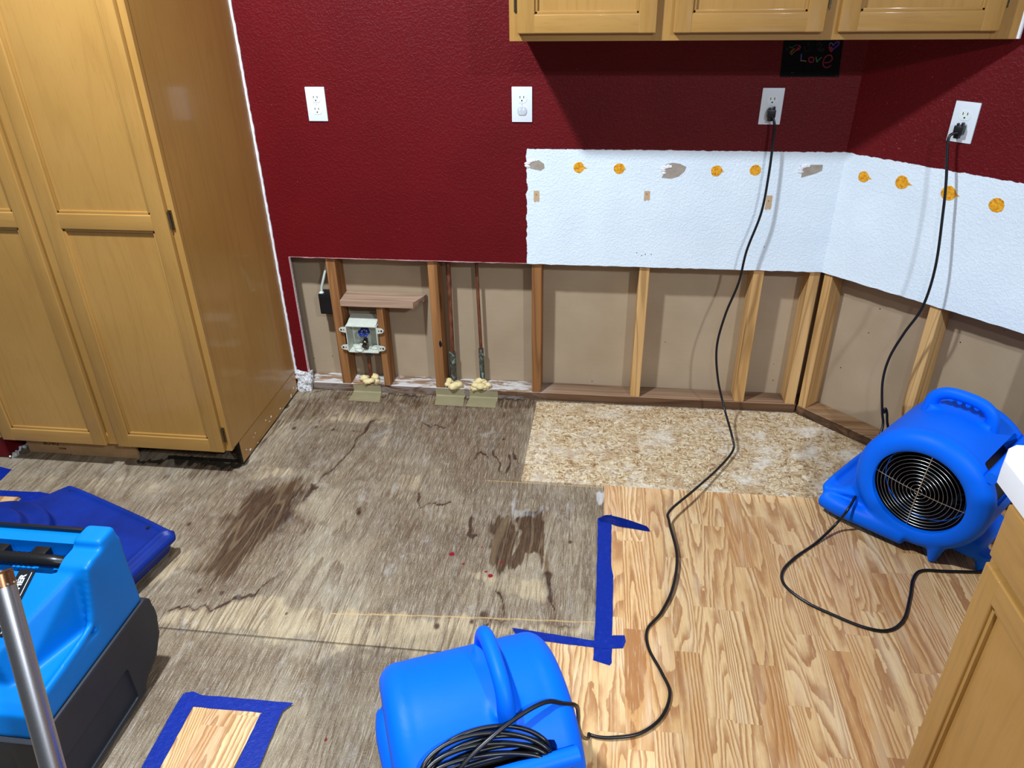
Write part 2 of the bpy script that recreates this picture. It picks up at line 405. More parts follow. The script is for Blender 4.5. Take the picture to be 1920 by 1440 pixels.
    base = s.mix(s.math('MULTIPLY', kf, .55), base, rgb(78, 54, 38))
    base = s.mix(s.step(dot, .3, .6), base, rgb(128, 14, 30))
    base = s.mix(s.math('MULTIPLY', s.step(seam, .25, .8), .9), base, rgb(40, 26, 16))
    base = s.mix(s.math('MULTIPLY', s.step(thin, .3, .8), .6), base, rgb(206, 168, 110))
    s.bump(s.math('SUBTRACT', s.math('ADD', streak, mott), s.math('MULTIPLY', seam, 2)), .30, .0012)
    return s.done(base, s.ramp(mott, (.3, .62), (.7, .8)), .22)
PLY = plywood()

def laminate(name, ox=0.0):
    s = NT(name); v = s.world(); X = s.xyz(v)
    W = .0655
    xs = s.math('DIVIDE', s.math('ADD', X[0], 10+ox), W); sid = s.math('FLOOR', xs)
    wn = s.n('ShaderNodeTexWhiteNoise', noise_dimensions='1D'); s.set(wn.inputs['W'], sid)
    yy = s.math('DIVIDE', s.math('ADD', X[1], s.math('ADD', s.math('MULTIPLY', wn.outputs['Value'], 3.1), 10)), .36)
    # boards of uneven length: jitter the joint
    bid = s.math('FLOOR', yy)
    w2 = s.n('ShaderNodeTexWhiteNoise', noise_dimensions='2D'); s.set(w2.inputs['Vector'], s.comb(sid, bid, 0))
    w3 = s.n('ShaderNodeTexWhiteNoise', noise_dimensions='2D'); s.set(w3.inputs['Vector'], s.comb(bid, s.math('ADD', sid, 31.7), 0))
    r, r2 = w2.outputs['Value'], w3.outputs['Value']
    gx = s.math('ADD', X[0], s.math('MULTIPLY', r, 7)); gy = s.math('ADD', X[1], s.math('MULTIPLY', r2, 9))
    gv = s.comb(s.math('MULTIPLY', gx, 9.0), s.math('MULTIPLY', gy, s.math('ADD', .38, s.math('MULTIPLY', r2, .75))), s.math('MULTIPLY', r, 31))
    fig = s.noise(gv, 1.0, 1.2, .5, .25)
    wig = s.math('MULTIPLY', s.noise(s.comb(s.math('MULTIPLY', gx, 30), s.math('MULTIPLY', gy, 14), 0), 1, 3, .6), .10)
    q = s.math('MULTIPLY', s.math('ADD', fig, s.math('MULTIPLY', wig, .35)), s.math('ADD', 19, s.math('MULTIPLY', r, 9)))
    saw = s.math('FRACT', q)
    line = s.math('MULTIPLY', s.step(saw, .22, .88), s.step(saw, 1.0, .93))
    fine = s.noise(s.comb(s.math('MULTIPLY', gx, 210), s.math('MULTIPLY', gy, 9), 0), 1, 3, .6)
    pore = s.noise(s.comb(s.math('MULTIPLY', gx, 480), s.math('MULTIPLY', gy, 34), 0), 1, 2, .6)
    col = s.ramp(r, (0, rgb(204, 152, 96)), (.3, rgb(222, 178, 122)), (.7, rgb(234, 196, 142)), (1, rgb(212, 166, 118)))
    dk = s.ramp(r2, (0, rgb(154, 96, 52)), (1, rgb(176, 120, 74)))
    col = s.mix(s.math('MULTIPLY', line, .82), col, dk)
    col = s.mix(s.math('MULTIPLY', s.step(fine, .48, .72), .40), col, rgb(176, 122, 74))
    col = s.mix(s.math('MULTIPLY', s.step(fine, .48, .28), .45), col, rgb(244, 218, 178))
    col = s.mix(s.math('MULTIPLY', s.step(s.noise(s.comb(s.math('MULTIPLY', gx, 22), s.math('MULTIPLY', gy, 4), 0), 1, 2), .5, .75), .3), col, rgb(238, 214, 180))
    col = s.mix(s.math('MULTIPLY', s.step(pore, .62, .74), s.math('ADD', .10, s.math('MULTIPLY', line, .3))), col, rgb(130, 84, 50))
    fx = s.math('FRACT', xs); fy = s.math('FRACT', yy)
    ex = s.math('MAXIMUM', s.step(fx, .012, .003), s.step(fx, .988, .997)); ey = s.step(fy, .003, .001)
    col = s.mix(s.math('MULTIPLY', s.math('MAXIMUM', ex, ey), .25), col, rgb(130, 90, 56))
    return s.done(col, .36, .42)
LAM = laminate('three_strip_oak_laminate'); LAM2 = laminate('oak_laminate_offcut', .034)

def particle():
    s = NT('particleboard'); v = s.world(); X = s.xyz(v)
    wv = s.noise(v, 26, 2, .5, 0, 'Color')
    m = s.n('ShaderNodeVectorMath', operation='MULTIPLY_ADD'); s.set(m.inputs[0], wv); m.inputs[1].default_value = (.05, .05, 0); s.set(m.inputs[2], v)
    out = None
    cols = []
    for k, (rot, sx, sy) in enumerate(((.5, 70, 260), (-.7, 240, 75), (1.25, 80, 330))):
        vo = s.n('ShaderNodeTexVoronoi'); s.set(vo.inputs['Vector'], s.map(m.outputs[0], (sx, sy, 1), (k*3.3, 0, 0), (0, 0, rot))); vo.inputs['Scale'].default_value = 1
        sp = s.n('ShaderNodeSeparateColor'); s.set(sp.inputs[0], vo.outputs['Color']); cols.append(sp.outputs[0])
    f = s.math('ADD', s.math('MULTIPLY', cols[0], .5), s.math('MULTIPLY', cols[1], .5))
    col = s.ramp(f, (.10, rgb(128, 96, 60)), (.28, rgb(172, 140, 100)), (.6, rgb(204, 180, 142)), (.9, rgb(226, 212, 184)))
    # brown bark chips
    col = s.mix(s.math('MULTIPLY', s.step(cols[2], .88, .93), .7), col, rgb(118, 78, 44))
    big = s.noise(v, 7, 5, .65)
    col = s.mix(s.math('MULTIPLY', s.step(big, .50, .70), .55), col, rgb(158, 120, 78))
    wht = s.math('MULTIPLY', s.step(s.noise(s.map(v, (1, 1, 1), (5, 2, 0)), 6, 6, .7), .47, .66), s.math('ADD', .35, s.math('MULTIPLY', s.step(X[0], .2, 1.0), .4)))
    col = s.mix(wht, col, rgb(226, 218, 204))
    s.bump(f, .3, .001)
    return s.done(col, .8, .2)
PBOARD = particle()

# ------------------------------------------------------------------ the setting
CUT, TH = .605, .0127
S2 = math.sqrt(.5)
RW = plane_T((1.04, 0, 0), (S2, -S2, 0), (0, 0, 1), (-S2, -S2, 0))      # right wall frame: (s, z, out)
BW = plane_T((0, 0, 0), (1, 0, 0), (0, 0, 1), (0, -1, 0))                # back wall frame: (x, z, out)

def jag(a, b, n, amp, seed):
    rr = random.Random(seed); out = []
    for i in range(n+1):
        t = i/n; j = 0 if i in (0, n) else (rr.random()-.5)*2*amp
        out.append((a[0]+(b[0]-a[0])*t+(j if a[0] == b[0] else 0), a[1]+(b[1]-a[1])*t+(j if a[1] == b[1] else 0)))
    return out
def wall_sheet(name, poly, T, mat):
    bm = BM(); prism(bm, poly, T, -TH, 0)
    bm.normal_update()
    for f in bm.faces:
        ns = T.to_3x3() @ Vector((0, 0, 1))
        f.material_index = 0 if abs(f.normal.dot(ns)) > .9 else 1
    # keep world coordinates so that the paint lines fall right
    me = bpy.data.meshes.new(name); bmesh.ops.recalc_face_normals(bm, faces=bm.faces); bm.to_mesh(me); bm.free()
    o = link_mesh(name, me, [mat, GYP]); o['kind'] = 'structure'; return o
poly = [(-1.95, 0.0), (-1.03, 0.0), (-1.03, .082)]+jag((-.985, .082), (-.968, .086), 3, .003, 5)+jag((-.972, .10), (-.974, CUT), 26, .0028, 1)+jag((-.974, CUT), (1.04, CUT), 90, .0013, 2)+[(1.04, 2.44), (-1.95, 2.44)]
wb = wall_sheet('wall_back', poly, BW, WALL_B); wb['label'] = 'red back wall with a white unpainted band, cut open along the bottom'
poly = jag((0, CUT), (1.3, CUT), 50, .0013, 3)+[(1.3, 2.44), (0, 2.44)]
wr = wall_sheet('wall_right', poly, RW, WALL_R); wr['label'] = 'angled red wall with a white lower band beside the corner'
bm = BM(); prism(bm, [(-2.06, -.60), (-1.93, -.60), (-1.93, -.001), (-2.06, -.001)], Matrix(), 0.006, 2.44); wl = obj('wall_left', bm, WALL_B, smooth=None); wl['kind'] = 'structure'
# back faces of the boards of the next room, seen between the studs
bm = BM(); prism(bm, [(-1.1, 0), (1.082, 0), (1.082, 1.1), (-1.1, 1.1)], BW, -.115, -.102); o = obj('wall_behind_studs', bm, PAPER); o['kind'] = 'structure'
bm = BM(); prism(bm, [(-.042, 0), (1.3, 0), (1.3, 1.1), (-.042, 1.1)], RW, -.115, -.102); o = obj('wall_behind_right_studs', bm, PAPER); o['kind'] = 'structure'

# wall marks (children of their wall)
def wobble(c, rx, rz, n=26, amp=.12, seed=0, tail=None):
    rr = random.Random(seed); ph = [rr.random()*6.28 for _ in range(5)]; out = []
    for i in range(n):
        a = 2*PI*i/n; k = 1+amp*(math.sin(2*a+ph[0])*.5+math.sin(3*a+ph[1])*.5+math.sin(5*a+ph[2])*.4+math.sin(9*a+ph[3])*.3)
        r = Vector((math.cos(a)*rx*k, math.sin(a)*rz*k))
        if tail and (abs(a) < .10 or abs(a-2*PI) < .10): r.x += tail; r.y -= .003
        out.append((c[0]+r.x, c[1]+r.y))
    return out
for i, (c, tl) in enumerate((((.149, .968), .013), ((.29, .966), .006), ((.623, .963), .008), ((.753, .967), 0))):
    bm = BM(); prism(bm, wobble(c, .0185, .0185, 30, .04, i, tl), BW, -.0004, .0012, bev=.0006); o = obj('adhesive_spot', bm, GLUE, wb)
for i, (sx, z, tl, r) in enumerate(((.077, .963, .010, .018), (.205, .969, .014, .021), (.352, .964, .012, .022), (.492, .957, 0, .021))):
    bm = BM(); prism(bm, wobble((sx, z), r, r, 30, .04, i+9, tl), RW, -.0004, .0012, bev=.0006); obj('adhesive_spot', bm, GLUE, wr)
def pxpoly(pts, z0=None): return [(U(a, b, 'Y', 0).x, U(a, b, 'Y', 0).z) for a, b in pts]
for pts in ([(989, 303), (997, 299), (1003, 302), (1010, 300), (1020, 307), (1021, 315), (1014, 320), (1004, 318), (994, 316)],
            [(1242, 314), (1251, 307), (1262, 305), (1275, 307), (1287, 313), (1283, 322), (1272, 331), (1258, 335), (1240, 333), (1246, 325)],
            [(1500, 311), (1512, 309), (1530, 309), (1543, 309), (1541, 320), (1530, 325), (1520, 328), (1502, 333), (1504, 322)]):
    bm = BM(); prism(bm, pxpoly(pts), BW, -.0004, .0007); obj('torn_patch', bm, TORN, wb)
    c = sum((Vector(p) for p in pxpoly(pts)), Vector((0, 0)))/len(pts)
    bm = BM()
    rr = random.Random(len(pts)+int(c.x*100))
    for k in range(10):
        a = PI*.6+k*.19; blob(bm, (c.x+math.cos(a)*.034, -.001, c.y+math.sin(a)*.016+rr.uniform(-.003, .003)), .006, (1.4, .35, .8), .5, k, sub=2)
    obj('torn_edge', bm, CAULK, wb, smooth=60)
for (x, z, h) in ((0.0, .863, .040), (.393, .872, .034), (.814, .856, .050)):
    p = [(x-.010, z+h/2), (x+.010, z+h/2), (x+.011, z-h/2+.004), (x+.006, z-h/2-.001), (x+.001, z-h/2+.003), (x-.004, z-h/2-.002), (x-.010, z-h/2+.001)]
    bm = BM(); prism(bm, p, BW, -.0004, .0006); cyl(bm, (x-.001, -.001, z+.006), (0, -1, 0), .0014, -.001, .0009, 8, 1); obj('bare_patch', bm, [BARE, SLOT], wb)
bm = BM()
for px, py in ((1194, 474), (1203, 479), (1210, 477), (1221, 477), (1433, 463), (1586, 342)):
    p = U(px, py, 'Y', 0); cyl(bm, (p.x, 0, p.z), (0, -1, 0), .0018, -.001, .0004, 8)
obj('nail_hole', bm, SLOT, wb)
# dark scribed screw-head marks on the right corner seam: paper tape seam above
bm = BM(); tube(bm, [(-1.0285+random.uniform(-.0012, .0012), -.003, z) for z in np.linspace(.085, 2.13, 150)], lambda t: .0062+.0018*mnoise.noise(Vector((t*70, 0, 0))), 6)
o = obj('caulk_bead', bm, CAULK, wb, smooth=60)
bm = BM(); rr = random.Random(4)
prism(bm, jag((-1.028, .001), (-.974, .001), 4, .001, 4)+jag((-.972, .001), (-.966, .088), 6, .004, 6)+jag((-.985, .082), (-1.02, .094), 4, .003, 7), BW, -.03, .006)
for k in range(20):
    blob(bm, (rr.uniform(-1.018, -.976), rr.uniform(-.010, .0), rr.uniform(.008, .085)), rr.uniform(.010, .019), (1, .35, 1.1), .9, k, sub=3)
obj('crumbled_plaster', bm, GYP, wb, smooth=30)
bm = BM()
for k in range(30):
    blob(bm, (rr.uniform(-1.93, -1.915), -.60+rr.uniform(-.006, .2), rr.uniform(.002, .012)), rr.uniform(.004, .008), (1, 1, 1), .6, k, sub=2)
obj('crumbled_plaster', bm, GYP, wl, smooth=70)

# ---- plywood floor with stain attributes
def build_floor():
    x0, x1, y0, y1, d = -2.35, .33, -2.45, .11, .005
    nx, ny = int((x1-x0)/d)+1, int((y1-y0)/d)+1
    gx, gy = np.meshgrid(np.linspace(x0, x1, nx), np.linspace(y0, y1, ny)); P = np.stack([gx.ravel(), gy.ravel()], 1)
    P0 = P.copy()
    def vn(x, y, seed):
        rs = np.random.RandomState(seed).rand(256, 256); xi = np.floor(x).astype(int); yi = np.floor(y).astype(int); fx = x-xi; fy = y-yi
        fx = fx*fx*(3-2*fx); fy = fy*fy*(3-2*fy); g = lambda a, b: rs[a % 256, b % 256]
        return (g(xi, yi)*(1-fx)+g(xi+1, yi)*fx)*(1-fy)+(g(xi, yi+1)*(1-fx)+g(xi+1, yi+1)*fx)*fy-.5
    X_, Y_ = P0[:, 0], P0[:, 1]
    P = P0.copy()
    P[:, 0] += .045*vn(X_*9, Y_*7, 1)+.018*vn(X_*28, Y_*20, 2)+.008*vn(X_*75, Y_*40, 6)
    P[:, 1] += .050*vn(X_*10, Y_*6, 3)+.026*vn(X_*60, Y_*5, 4)+.020*vn(X_*110, Y_*9, 5)
    def fl(z): # zoomed crop coordinates -> floor
        return [tuple(U(240+.4792*a, 700+.4792*b, 'Z', 0))[:2] for a, b in z]
    def px(z): return [tuple(U(a, b, 'Z', 0))[:2] for a, b in z]
    def seg(poly, closed):
        q = np.array(poly); D = np.full(len(P), 9.)
        n = len(q)
        for i in range(n if closed else n-1):
            a, b = q[i], q[(i+1) % n]; ab = b-a; t = np.clip(((P-a)@ab)/max(ab@ab, 1e-9), 0, 1)
            D = np.minimum(D, np.hypot(*(P-(a+t[:, None]*ab)).T))
        return D
    def inside(poly):
        q = np.array(poly); r = np.zeros(len(P), bool); n = len(q)
        for i in range(n):
            a, b = q[i], q[i-1]
            c = ((a[1] > P[:, 1]) != (b[1] > P[:, 1])) & (P[:, 0] < (b[0]-a[0])*(P[:, 1]-a[1])/(b[1]-a[1]+1e-12)+a[0]); r ^= c
        return r
    ch = {k: np.zeros(len(P)) for k in 'dark light white mid line mould dot seam thin'.split()}
    def area(k, poly, wgt=1., blur=.03):
        sd = seg(poly, True)*np.where(inside(poly), 1, -1)
        m = np.clip((sd+blur)/(2*blur), 0, 1); m = m*m*(3-2*m)*wgt; ch[k] = np.maximum(ch[k], m)
    def line(k, poly, wd=.004, wgt=1., wob=.004):
        q = catmull([(a, b, 0) for a, b in poly], 8); rr = random.Random(int(abs(poly[0][0])*1000))
        q = [(p.x, p.y) for p in q]
        D = seg(q, False); D2 = D*(1+1.5*np.clip(vn(X_*34, Y_*22, 8)+.15, -.35, 1)) if k in ('line', 'mould') else D; ch[k] = np.maximum(ch[k], np.clip(1.3-D2/wd, 0, 1)*wgt*(np.clip(1+1.6*vn(X_*13, Y_*11, 9), .35, 1) if k == 'line' else 1))
        if k == 'line': ch['mid'] = np.maximum(ch['mid'], np.clip(1-D/.035, 0, 1)*.7)
    # dark soaked patches, plus painted shade below the pantry doors
    area('dark', fl([(455, 490), (560, 440), (690, 425), (705, 480), (640, 560), (545, 650), (470, 740), (400, 790), (290, 812), (245, 770), (330, 680), (380, 620), (390, 560)]), 1.0, .06)
    area('dark', fl([(620, 560), (760, 560), (790, 600), (720, 640), (640, 640)]), .42, .03)
    area('dark', fl([(1010, 570), (1120, 570), (1180, 640), (1060, 660)]), .42, .025)
    area('dark', fl([(1400, 600), (1450, 565), (1505, 560), (1510, 700), (1530, 745), (1480, 755), (1430, 720), (1395, 680)]), 1.1, .03)
    area('dark', fl([(1525, 560), (1600, 540), (1625, 620), (1645, 700), (1620, 690), (1560, 690), (1540, 745), (1510, 700)]), 1.6, .02)
    area('dark', fl([(1615, 690), (1650, 700), (1660, 800), (1670, 850), (1640, 780)]), .9, .015)
    area('dark', fl([(890, 530), (915, 530), (915, 560), (890, 560)]), .8, .012)
    area('dark', fl([(720, 440), (752, 432), (752, 462), (730, 462)]), .8, .01)
    area('dark', fl([(240, 470), (280, 465), (290, 510), (240, 500)]), .55, .02)
    area('dark', fl([(60, 340), (440, 350), (430, 410), (250, 410), (60, 390)]), .5, .03)  # shadow of the pantry front, painted into the floor colour
    area('dark', fl([(640, 90), (780, 100), (760, 170), (640, 200), (560, 250), (480, 320), (440, 350), (560, 190)]), .55, .03)
    area('dark', fl([(560, 290), (620, 310), (600, 350), (560, 340)]), .55, .02)
    area('dark', fl([(780, 60), (1600, 95), (1590, 140), (1300, 135), (780, 110)]), .62, .02)
    area('dark', fl([(1210, 130), (1590, 130), (1580, 190), (1380, 170), (1230, 215)]), .45, .04)
    area('dark', fl([(1420, 250), (1560, 200), (1555, 400), (1470, 400), (1430, 340)]), .40, .03)
    # mid brown
    area('mid', fl([(650, 90), (1590, 110), (1560, 430), (1300, 470), (1180, 300), (1060, 190), (900, 160), (700, 200)]), .85, .07)
    area('mid', fl([(150, 420), (480, 400), (760, 560), (640, 700), (520, 830), (330, 910), (140, 920), (230, 760), (100, 640)]), .62, .09)
    area('mid', fl([(-500, 430), (60, 420), (120, 560), (60, 760), (-400, 700)]), .5, .08)
    area('mid', fl([(1060, 560), (1320, 620), (1300, 700), (1100, 680)]), .5, .06)
    area('mid', fl([(760, 380), (1100, 330), (1400, 480), (1560, 700), (1300, 900), (900, 900), (700, 760)]), .38, .10)
    area('mid', fl([(1650, 500), (1730, 480), (1740, 940), (1680, 960)]), .5, .03)
    area('mid', px([(700, 1215), (820, 1230), (700, 1300), (600, 1440), (520, 1440), (640, 1280)]), .5, .06)
    area('mid', px([(420, 1200), (560, 1215), (520, 1300), (300, 1290), (330, 1220)]), .45, .06)
    area('mid', px([(180, 1440), (260, 1290), (350, 1290), (260, 1440)]), .35, .06)
    # light
    area('light', fl([(680, 135), (1050, 150), (1030, 205), (700, 200)]), .8, .025)
    area('light', fl([(1000, 200), (1060, 190), (1000, 330), (920, 460), (880, 480), (960, 330)]), .55, .03)
    area('light', fl([(150, 925), (300, 905), (560, 880), (830, 935), (1200, 965), (1500, 960), (1700, 975), (1830, 980), (1840, 1030), (1480, 1000), (1360, 1090), (1200, 1090), (560, 1035), (110, 995)]), .95, .02)
    area('light', fl([(110, 1000), (560, 1040), (1180, 1095), (1000, 1120), (560, 1080), (130, 1040)]), .6, .025)
    area('light', fl([(180, 700), (270, 685), (245, 760), (100, 850), (90, 800)]), .95, .015)
    area('light', fl([(1270, 745), (1480, 770), (1640, 780), (1665, 890), (1480, 840), (1400, 810)]), .85, .015)
    area('light', fl([(1080, 385), (1165, 395), (1160, 470), (1060, 470)]), .7, .025)
    area('light', fl([(470, 360), (560, 340), (660, 380), (640, 410), (520, 420), (430, 440)]), .7, .025)
    area('light', fl([(1050, 215), (1420, 215), (1420, 245), (1180, 250)]), .55, .02)
    area('light', fl([(560, 150), (640, 110), (640, 200), (540, 260)]), .7, .02)
    area('light', fl([(1690, 460), (1840, 450), (1830, 800), (1760, 980), (1690, 960), (1680, 700)]), .45, .04)
    area('light', fl([(-500, 390), (60, 400), (400, 420), (200, 470), (-300, 470)]), .6, .03)
    # white residue
    area('white', fl([(1515, 470), (1545, 480), (1560, 520), (1640, 540), (1600, 580), (1530, 560), (1510, 600)]), .75, .02)
    area('white', fl([(1440, 460), (1490, 450), (1470, 560), (1430, 540)]), .55, .02)
    area('white', fl([(1340, 330), (1300, 400), (1240, 510), (1210, 520), (1260, 420)]), .5, .02)
    area('white', fl([(700, 600), (850, 560), (960, 590), (940, 680), (720, 650)]), .38, .05)
    area('white', fl([(800, 430), (860, 430), (820, 480)]), .5, .02)
    area('white', fl([(600, 560), (680, 470), (700, 480), (640, 560), (600, 640)]), .5, .012)
    area('white', fl([(1560, 880), (1660, 890), (1650, 920), (1580, 910)]), .5, .02)
    area('white', fl([(190, 500), (250, 480), (240, 540), (200, 540)]), .5, .02)
    area('white', fl([(100, 350), (200, 345), (190, 385), (110, 380)]), .6, .015)
    area('white', fl([(1815, 450), (1862, 450), (1862, 490), (1830, 520), (1815, 490)]), 1.1, .008)
    area('white', fl([(820, 620), (1000, 560), (1180, 600), (1160, 700), (900, 760)]), .3, .08)
    # mould by the pantry plinth and along the sill, run on into the painted door shade
    line('mould', fl([(640, 78), (560, 175), (470, 300), (445, 352), (300, 350), (40, 338)]), .022, 1.0, .004)
    line('mould', fl([(700, 70), (1000, 84), (1600, 100)]), .012, .6)
    # tide marks
    line('line', fl([(150, 930), (250, 915), (290, 905), (340, 905), (400, 880), (480, 875), (560, 820), (600, 790)]), .008)
    for a in ([(1130, 545), (1160, 527), (1200, 520), (1252, 505)], [(680, 517), (700, 495), (745, 440), (800, 395), (860, 330), (920, 250), (960, 200), (992, 186)],
              [(1425, 300), (1432, 350), (1452, 390), (1478, 400), (1492, 372), (1500, 320)], [(1370, 330), (1385, 300), (1400, 330)], [(1515, 290), (1530, 345), (1545, 350)],
              [(1640, 760), (1660, 830), (1665, 900), (1680, 960), (1720, 985)], [(1460, 830), (1482, 860), (1478, 935), (1430, 945), (1400, 970)], [(1170, 190), (1200, 205), (1240, 212)],
              [(600, 580), (640, 520), (670, 490)], [(1340, 560), (1325, 620), (1330, 650)], [(1130, 470), (1135, 545)], [(1400, 1010), (1390, 975)]):
        line('line', fl(a), .0062, 1.0, .003)
    for a, b, r in ((650, 215, 16), (735, 210, 15), (803, 220, 14), (883, 226, 10), (280, 850, 14), (366, 860, 13), (740, 447, 12), (902, 545, 16), (1390, 945, 22), (1208, 990, 16), (1345, 972, 12), (1470, 258, 12), (240, 590, 14), (620, 940, 8), (1730, 660, 12)):
        c = fl([(a, b)])[0]; D = np.hypot(P0[:, 0]-c[0], (P0[:, 1]-c[1])*.7); rr = r*.00075
        ch['line'] = np.maximum(ch['line'], np.clip(1.25-D/rr, 0, 1)*.85); ch['line'] = np.maximum(ch['line'], np.clip(1-np.abs(D-rr*2)/.003, 0, 1)*.5)
    for a, b, r in ((1267, 707, .0095), (1313, 746, .005), (1400, 776, .005), (1418, 792, .0085), (1460, 740, .006), (1385, 680, .004)):
        c = fl([(a, b)])[0]; D = np.hypot(P0[:, 0]-c[0], P0[:, 1]-c[1]); ch['dot'] = np.maximum(ch['dot'], np.clip(1.2-D/(r*1.25), 0, 1))
    c = px([(611, 1387)])[0]; D = np.hypot(P0[:, 0]-c[0], P0[:, 1]-c[1]); ch['dot'] = np.maximum(ch['dot'], np.clip(1.2-D/.006, 0, 1))
    P[:] = P0
    line('seam', [(-2.3, -1.318), (-.95, -1.322), (-.145, -1.322), (.04, -1.322)], .0034, 1, 0)
    line('thin', fl([(800, 940), (1200, 950), (1830, 975)]), .0034, 1, 0)
    line('thin', fl([(1400, 418), (1700, 438), (1860, 446)]), .003, .8, 0)
    V = np.zeros((len(P), 3)); V[:, :2] = P
    I = np.arange(nx*ny).reshape(ny, nx); F = np.stack([I[:-1, :-1], I[:-1, 1:], I[1:, 1:], I[1:, :-1]], -1).reshape(-1, 4)
    me = bpy.data.meshes.new('floor'); me.vertices.add(len(V)); me.vertices.foreach_set('co', V.ravel())
    me.loops.add(F.size); me.loops.foreach_set('vertex_index', F.ravel()); me.polygons.add(len(F)); me.polygons.foreach_set('loop_start', np.arange(0, F.size, 4)); me.polygons.foreach_set('loop_total', np.full(len(F), 4)); me.update()
    for nm, ks in (('stain_shade_a', ('dark', 'light', 'white')), ('stain_b', ('mid', 'line', 'mould')), ('stain_c', ('dot', 'seam', 'thin'))):
        a = me.color_attributes.new(nm, 'FLOAT_COLOR', 'POINT'); c = np.ones((len(P), 4)); c[:, :3] = np.stack([ch[k] for k in ks], 1); a.data.foreach_set('color', c.ravel())
    o = link_mesh('floor', me, PLY); o['kind'] = 'structure'; o['label'] = 'water-stained grey plywood subfloor'
    bm = BM(); box(bm, x0, x1, y0, y1, -.03, -.0005); o2 = obj('floor_deck', bm, PLY); o2['kind'] = 'structure'
build_floor()
bm = BM(); box(bm, .33, 2.1, -3.6, .11, -.03, -.001); o = obj('floor_deck', bm, PLY); o['kind'] = 'structure'
# particleboard patch
bm = BM(); P_ = [(.004, -.008), (-.002, -.556), (1.60, -.556), (1.045, -.002)]
prism(bm, P_, Matrix(), 0.0, .006); o = obj('particleboard_panel', bm, PBOARD); props(o, 'pale chipboard panel laid along the open wall, right of the stained plywood', 'board')
bm = BM(); prism(bm, [(.289, -.5565), (.289, -1.246), (.045, -1.246), (.045, -3.6), (2.0, -3.6), (2.0, -.96), (1.60, -.5565)], Matrix(), 0.0, .007)
o = obj('floor_laminate', bm, LAM); o['kind'] = 'structure'; o['label'] = 'honey oak laminate strip flooring'

# ------------------------------------------------------------------ framing
def stud(T, s0, s1, mat, label, z0=.038, z1=1.08, d0=-.102, d1=-.013, lean=0, name='wall_stud', grp='studs in the open wall'):
    bm = BM(); vs = box(bm, s0, s1, z0, z1, d0, d1, .0015, T=T, seg=1)
    o = obj(name, bm, mat); props(o, label, 'stud', grp); return o
stud(BW, -.834, -.796, STUD_RED, 'reddish stud at the left end, cream valve box on its right side')
stud(BW, -.425, -.387, STUD_RED, 'reddish stud with a dark burn mark, just left of the copper pipes')
stud(BW, -.019, .019, STUD_RED, 'orange-brown stud below the edge where red and white paint meet')
stud(BW, .387, .425, STUD_YEL, 'yellow stud standing left of the hanging cord, over the chipboard')
stud(BW, .803, .841, STUD_YEL, 'yellow stud just right of the hanging cord')
stud(BW, 1.003, 1.0405, STUD_YEL, 'pale stud in the wall corner, left of the dark gap')
stud(RW, .004, .036, STUD_YEL, 'knotty stud in the wall corner, right of the dark gap')
stud(RW, .386, .422, STUD_YEL, 'stud in the angled wall rising behind the right blue fan')
stud(RW, .755, .793, STUD_RED, 'stud at the far right edge above the blue fan')
bm = BM(); box(bm, -.648, -.622, .038, .402, -.096, -.008, .0015, T=BW, seg=1)
props(obj('short_stud', bm, STUD_RED), 'short split stud between the valve box and the pipes', 'stud')
bm = BM(); prism(bm, [(-.792, .0), (-.796, -.095), (-.456, -.095), (-.492, .0)], plane_T((0, 0, 0), (1, 0, 0), (0, -1, 0), (0, 0, 1)), .404, .428)
props(obj('blocking_board', bm, BLOCK), 'weathered flat board laid across above the cream valve box', 'board')
bm = BM(); box(bm, -.795, -.649, .185, .199, -.09, -.03, .001, T=BW, seg=1)
props(obj('bracing_strip', bm, STUD_RED), 'dark wooden strip under the cream valve box', 'board')
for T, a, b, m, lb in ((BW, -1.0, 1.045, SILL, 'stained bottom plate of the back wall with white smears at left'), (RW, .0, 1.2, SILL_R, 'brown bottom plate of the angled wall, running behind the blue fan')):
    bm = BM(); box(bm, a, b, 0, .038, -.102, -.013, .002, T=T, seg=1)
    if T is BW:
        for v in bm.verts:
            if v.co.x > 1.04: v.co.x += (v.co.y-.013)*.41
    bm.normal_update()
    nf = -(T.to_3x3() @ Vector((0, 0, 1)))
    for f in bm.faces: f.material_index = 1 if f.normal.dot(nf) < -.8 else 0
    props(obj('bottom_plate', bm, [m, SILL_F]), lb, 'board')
# screw holes and burn mark on the second stud
bm = BM(); blob(bm, (-.394, .0125, .245), .007, (.9, .12, 2.0), .3, 1, sub=2)
props(obj('burn_mark', bm, SLOT), 'black scorch mark low on the stud left of the pipes', 'mark')

# ------------------------------------------------------------------ plumbing
def pipe(x0, x1, r, zsl, rs, label):
    t = thing('copper_pipe', label, 'pipe', (x1, .06, .03), 0, 'vertical copper pipes')
    bm = BM(); tube(bm, [(x1+(x0-x1)*(z/.6), .06, z) for z in np.linspace(.03, 1.05, 12)], r, 14); obj('pipe', bm, COPPER, t, smooth=50)
    bm = BM(); zs = np.linspace(.04, zsl, 14)
    tube(bm, [(x1+(x0-x1)*(z/.6), .06, z) for z in zs], lambda q: rs*(1+.08*mnoise.noise(Vector((q*9, x0*9, 0)))), 14)
    torus(bm, (x1+(x0-x1)*(zsl/.6), .06, zsl), (0, 0, 1), rs*.95, .002, 20, 6)
    obj('corroded_sleeve', bm, VERD, t, smooth=50)
pipe(-.353, -.358, .0095, .185, .0125, 'thicker dark copper pipe beside the scorched stud')
pipe(-.241, -.232, .0068, .205, .0105, 'thinner reddish copper pipe, right of the pair')
